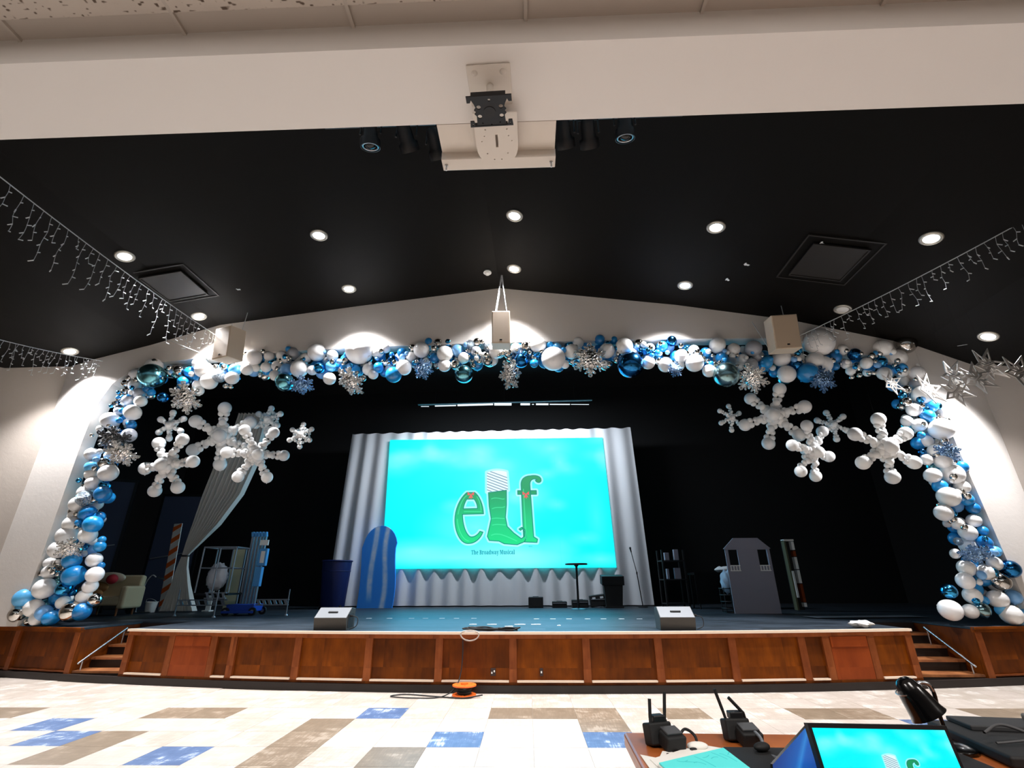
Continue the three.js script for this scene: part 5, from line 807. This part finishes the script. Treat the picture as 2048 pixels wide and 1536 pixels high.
{ // desk lamp
  const t = thing('desk_lamp', 'glossy black gooseneck desk lamp standing behind the cyan monitor', 'lamp'); const Z = -1.72;
  const tip = [1.05, 1.22, -1.72], mouth = [1.085, 1.143, -1.72], base = [1.129, 1.088, -1.72];
  const ax = V(mouth).sub(V(tip)), L = ax.length();
  const g = lathe([[0.0001, -0.01], [0.016, -0.006], [0.026, 0.004], [0.03, 0.018], [0.033, 0.021], [0.038, 0.045], [0.044, 0.08], [0.049, L + 0.008], [0.046, L + 0.008], [0.04, 0.08], [0.033, 0.045], [0.0001, 0.03]], 28); g.applyQuaternion(new THREE.Quaternion().setFromUnitVectors(new THREE.Vector3(0, 1, 0), ax.clone().setZ(ax.z + 0.012).normalize())); g.translate(...tip); mesh('shade', g, M.blackGloss, t);
  mesh('vent_ring', move(new THREE.TorusGeometry(0.035, 0.002, 8, 24).applyQuaternion(new THREE.Quaternion().setFromUnitVectors(new THREE.Vector3(0, 0, 1), ax.clone().normalize())), tip[0] + ax.x * 0.28, tip[1] + ax.y * 0.28, tip[2]), M.steel, t);
  mesh('bulb', move(new THREE.SphereGeometry(0.02, 14, 10), tip[0] + ax.x * 0.75, tip[1] + ax.y * 0.75, tip[2] + 0.02), M.whitePlastic, t);
  const q = (x, y) => [x, y, Z]; mesh('gooseneck', tube([[1.072, 1.2, -1.72], [1.1, 1.215, -1.72], [1.121, 1.21, -1.72], [1.128, 1.189, -1.72], [1.126, 1.148, -1.72], [1.128, 1.111, -1.72], [base[0], base[1], base[2]], [base[0] + 0.005, T + 0.02, base[2]]], 0.0055, 60, 8), M.blackGloss, t);
  mesh('neck_sleeve', tube([[1.08, 1.205, -1.72], [1.1, 1.215, -1.72], [1.119, 1.211, -1.72], [1.127, 1.194, -1.72]], 0.006, 30, 8), M.steel, t); mesh('base', move(lathe([[0.0001, 0.02], [0.02, 0.02], [0.055, 0.012], [0.06, 0], [0.0001, 0]]), base[0] + 0.005, T + 0.001, base[2]), M.blackGloss, t);
}
{ // black equipment beyond the monitor
  const t = thing('mixer_case', 'large black equipment case with tangled leads beside the lamp', 'case', [1.42, T, -1.72], -0.12);
  mesh('case_body', rbox(0.46, 0.028, 0.36, 0.008, 0, 0.016, 0), M.rubber, t); mesh('lid', rbox(0.3, 0.014, 0.12, 0.004, -0.02, 0.036, -0.12), std({ color: 0x2c2c2e, roughness: 0.7 }), t);
  mesh('lead', join(tube([[-0.2, 0.05, 0.05], [-0.12, 0.06, 0.0], [-0.04, 0.035, 0.03], [0.0, 0.036, 0.09]], 0.004, 30, 6), tube([[-0.2, 0.036, 0.09], [-0.06, 0.04, 0.06], [0.05, 0.036, 0.1], [0.1, 0.036, 0.16]], 0.003, 30, 6), tube([[0.0, 0.06, -0.03], [0.0, 0.036, 0.02], [0.06, 0.036, 0.1]], 0.004, 24, 6)), std({ color: 0x4a4a4c, roughness: 0.6 }), t);
  for (const [x, z] of [[-0.02, 0.1], [0.02, 0.05], [0.1, 0.12]]) mesh('connector', rbox(0.02, 0.014, 0.016, 0.004, x, 0.04, z), M.steel, t);
}
solo('grey_box', rbox(0.12, 0.06, 0.1, 0.008, 1.53, T + 0.031, -1.95 + 0.12), std({ color: 0x6f6a64, roughness: 0.6 }), 'small grey box at the far end of the black equipment case', 'box');
{ const m = solo('computer_mouse', new THREE.SphereGeometry(0.5, 18, 12).scale(0.05, 0.022, 0.03), M.rubber, 'dark computer mouse on the black mat', 'mouse'); m.position.set(0.585, T + 0.024, -1.645); m.rotation.y = 0.4; }

renderer.render(scene, camera);
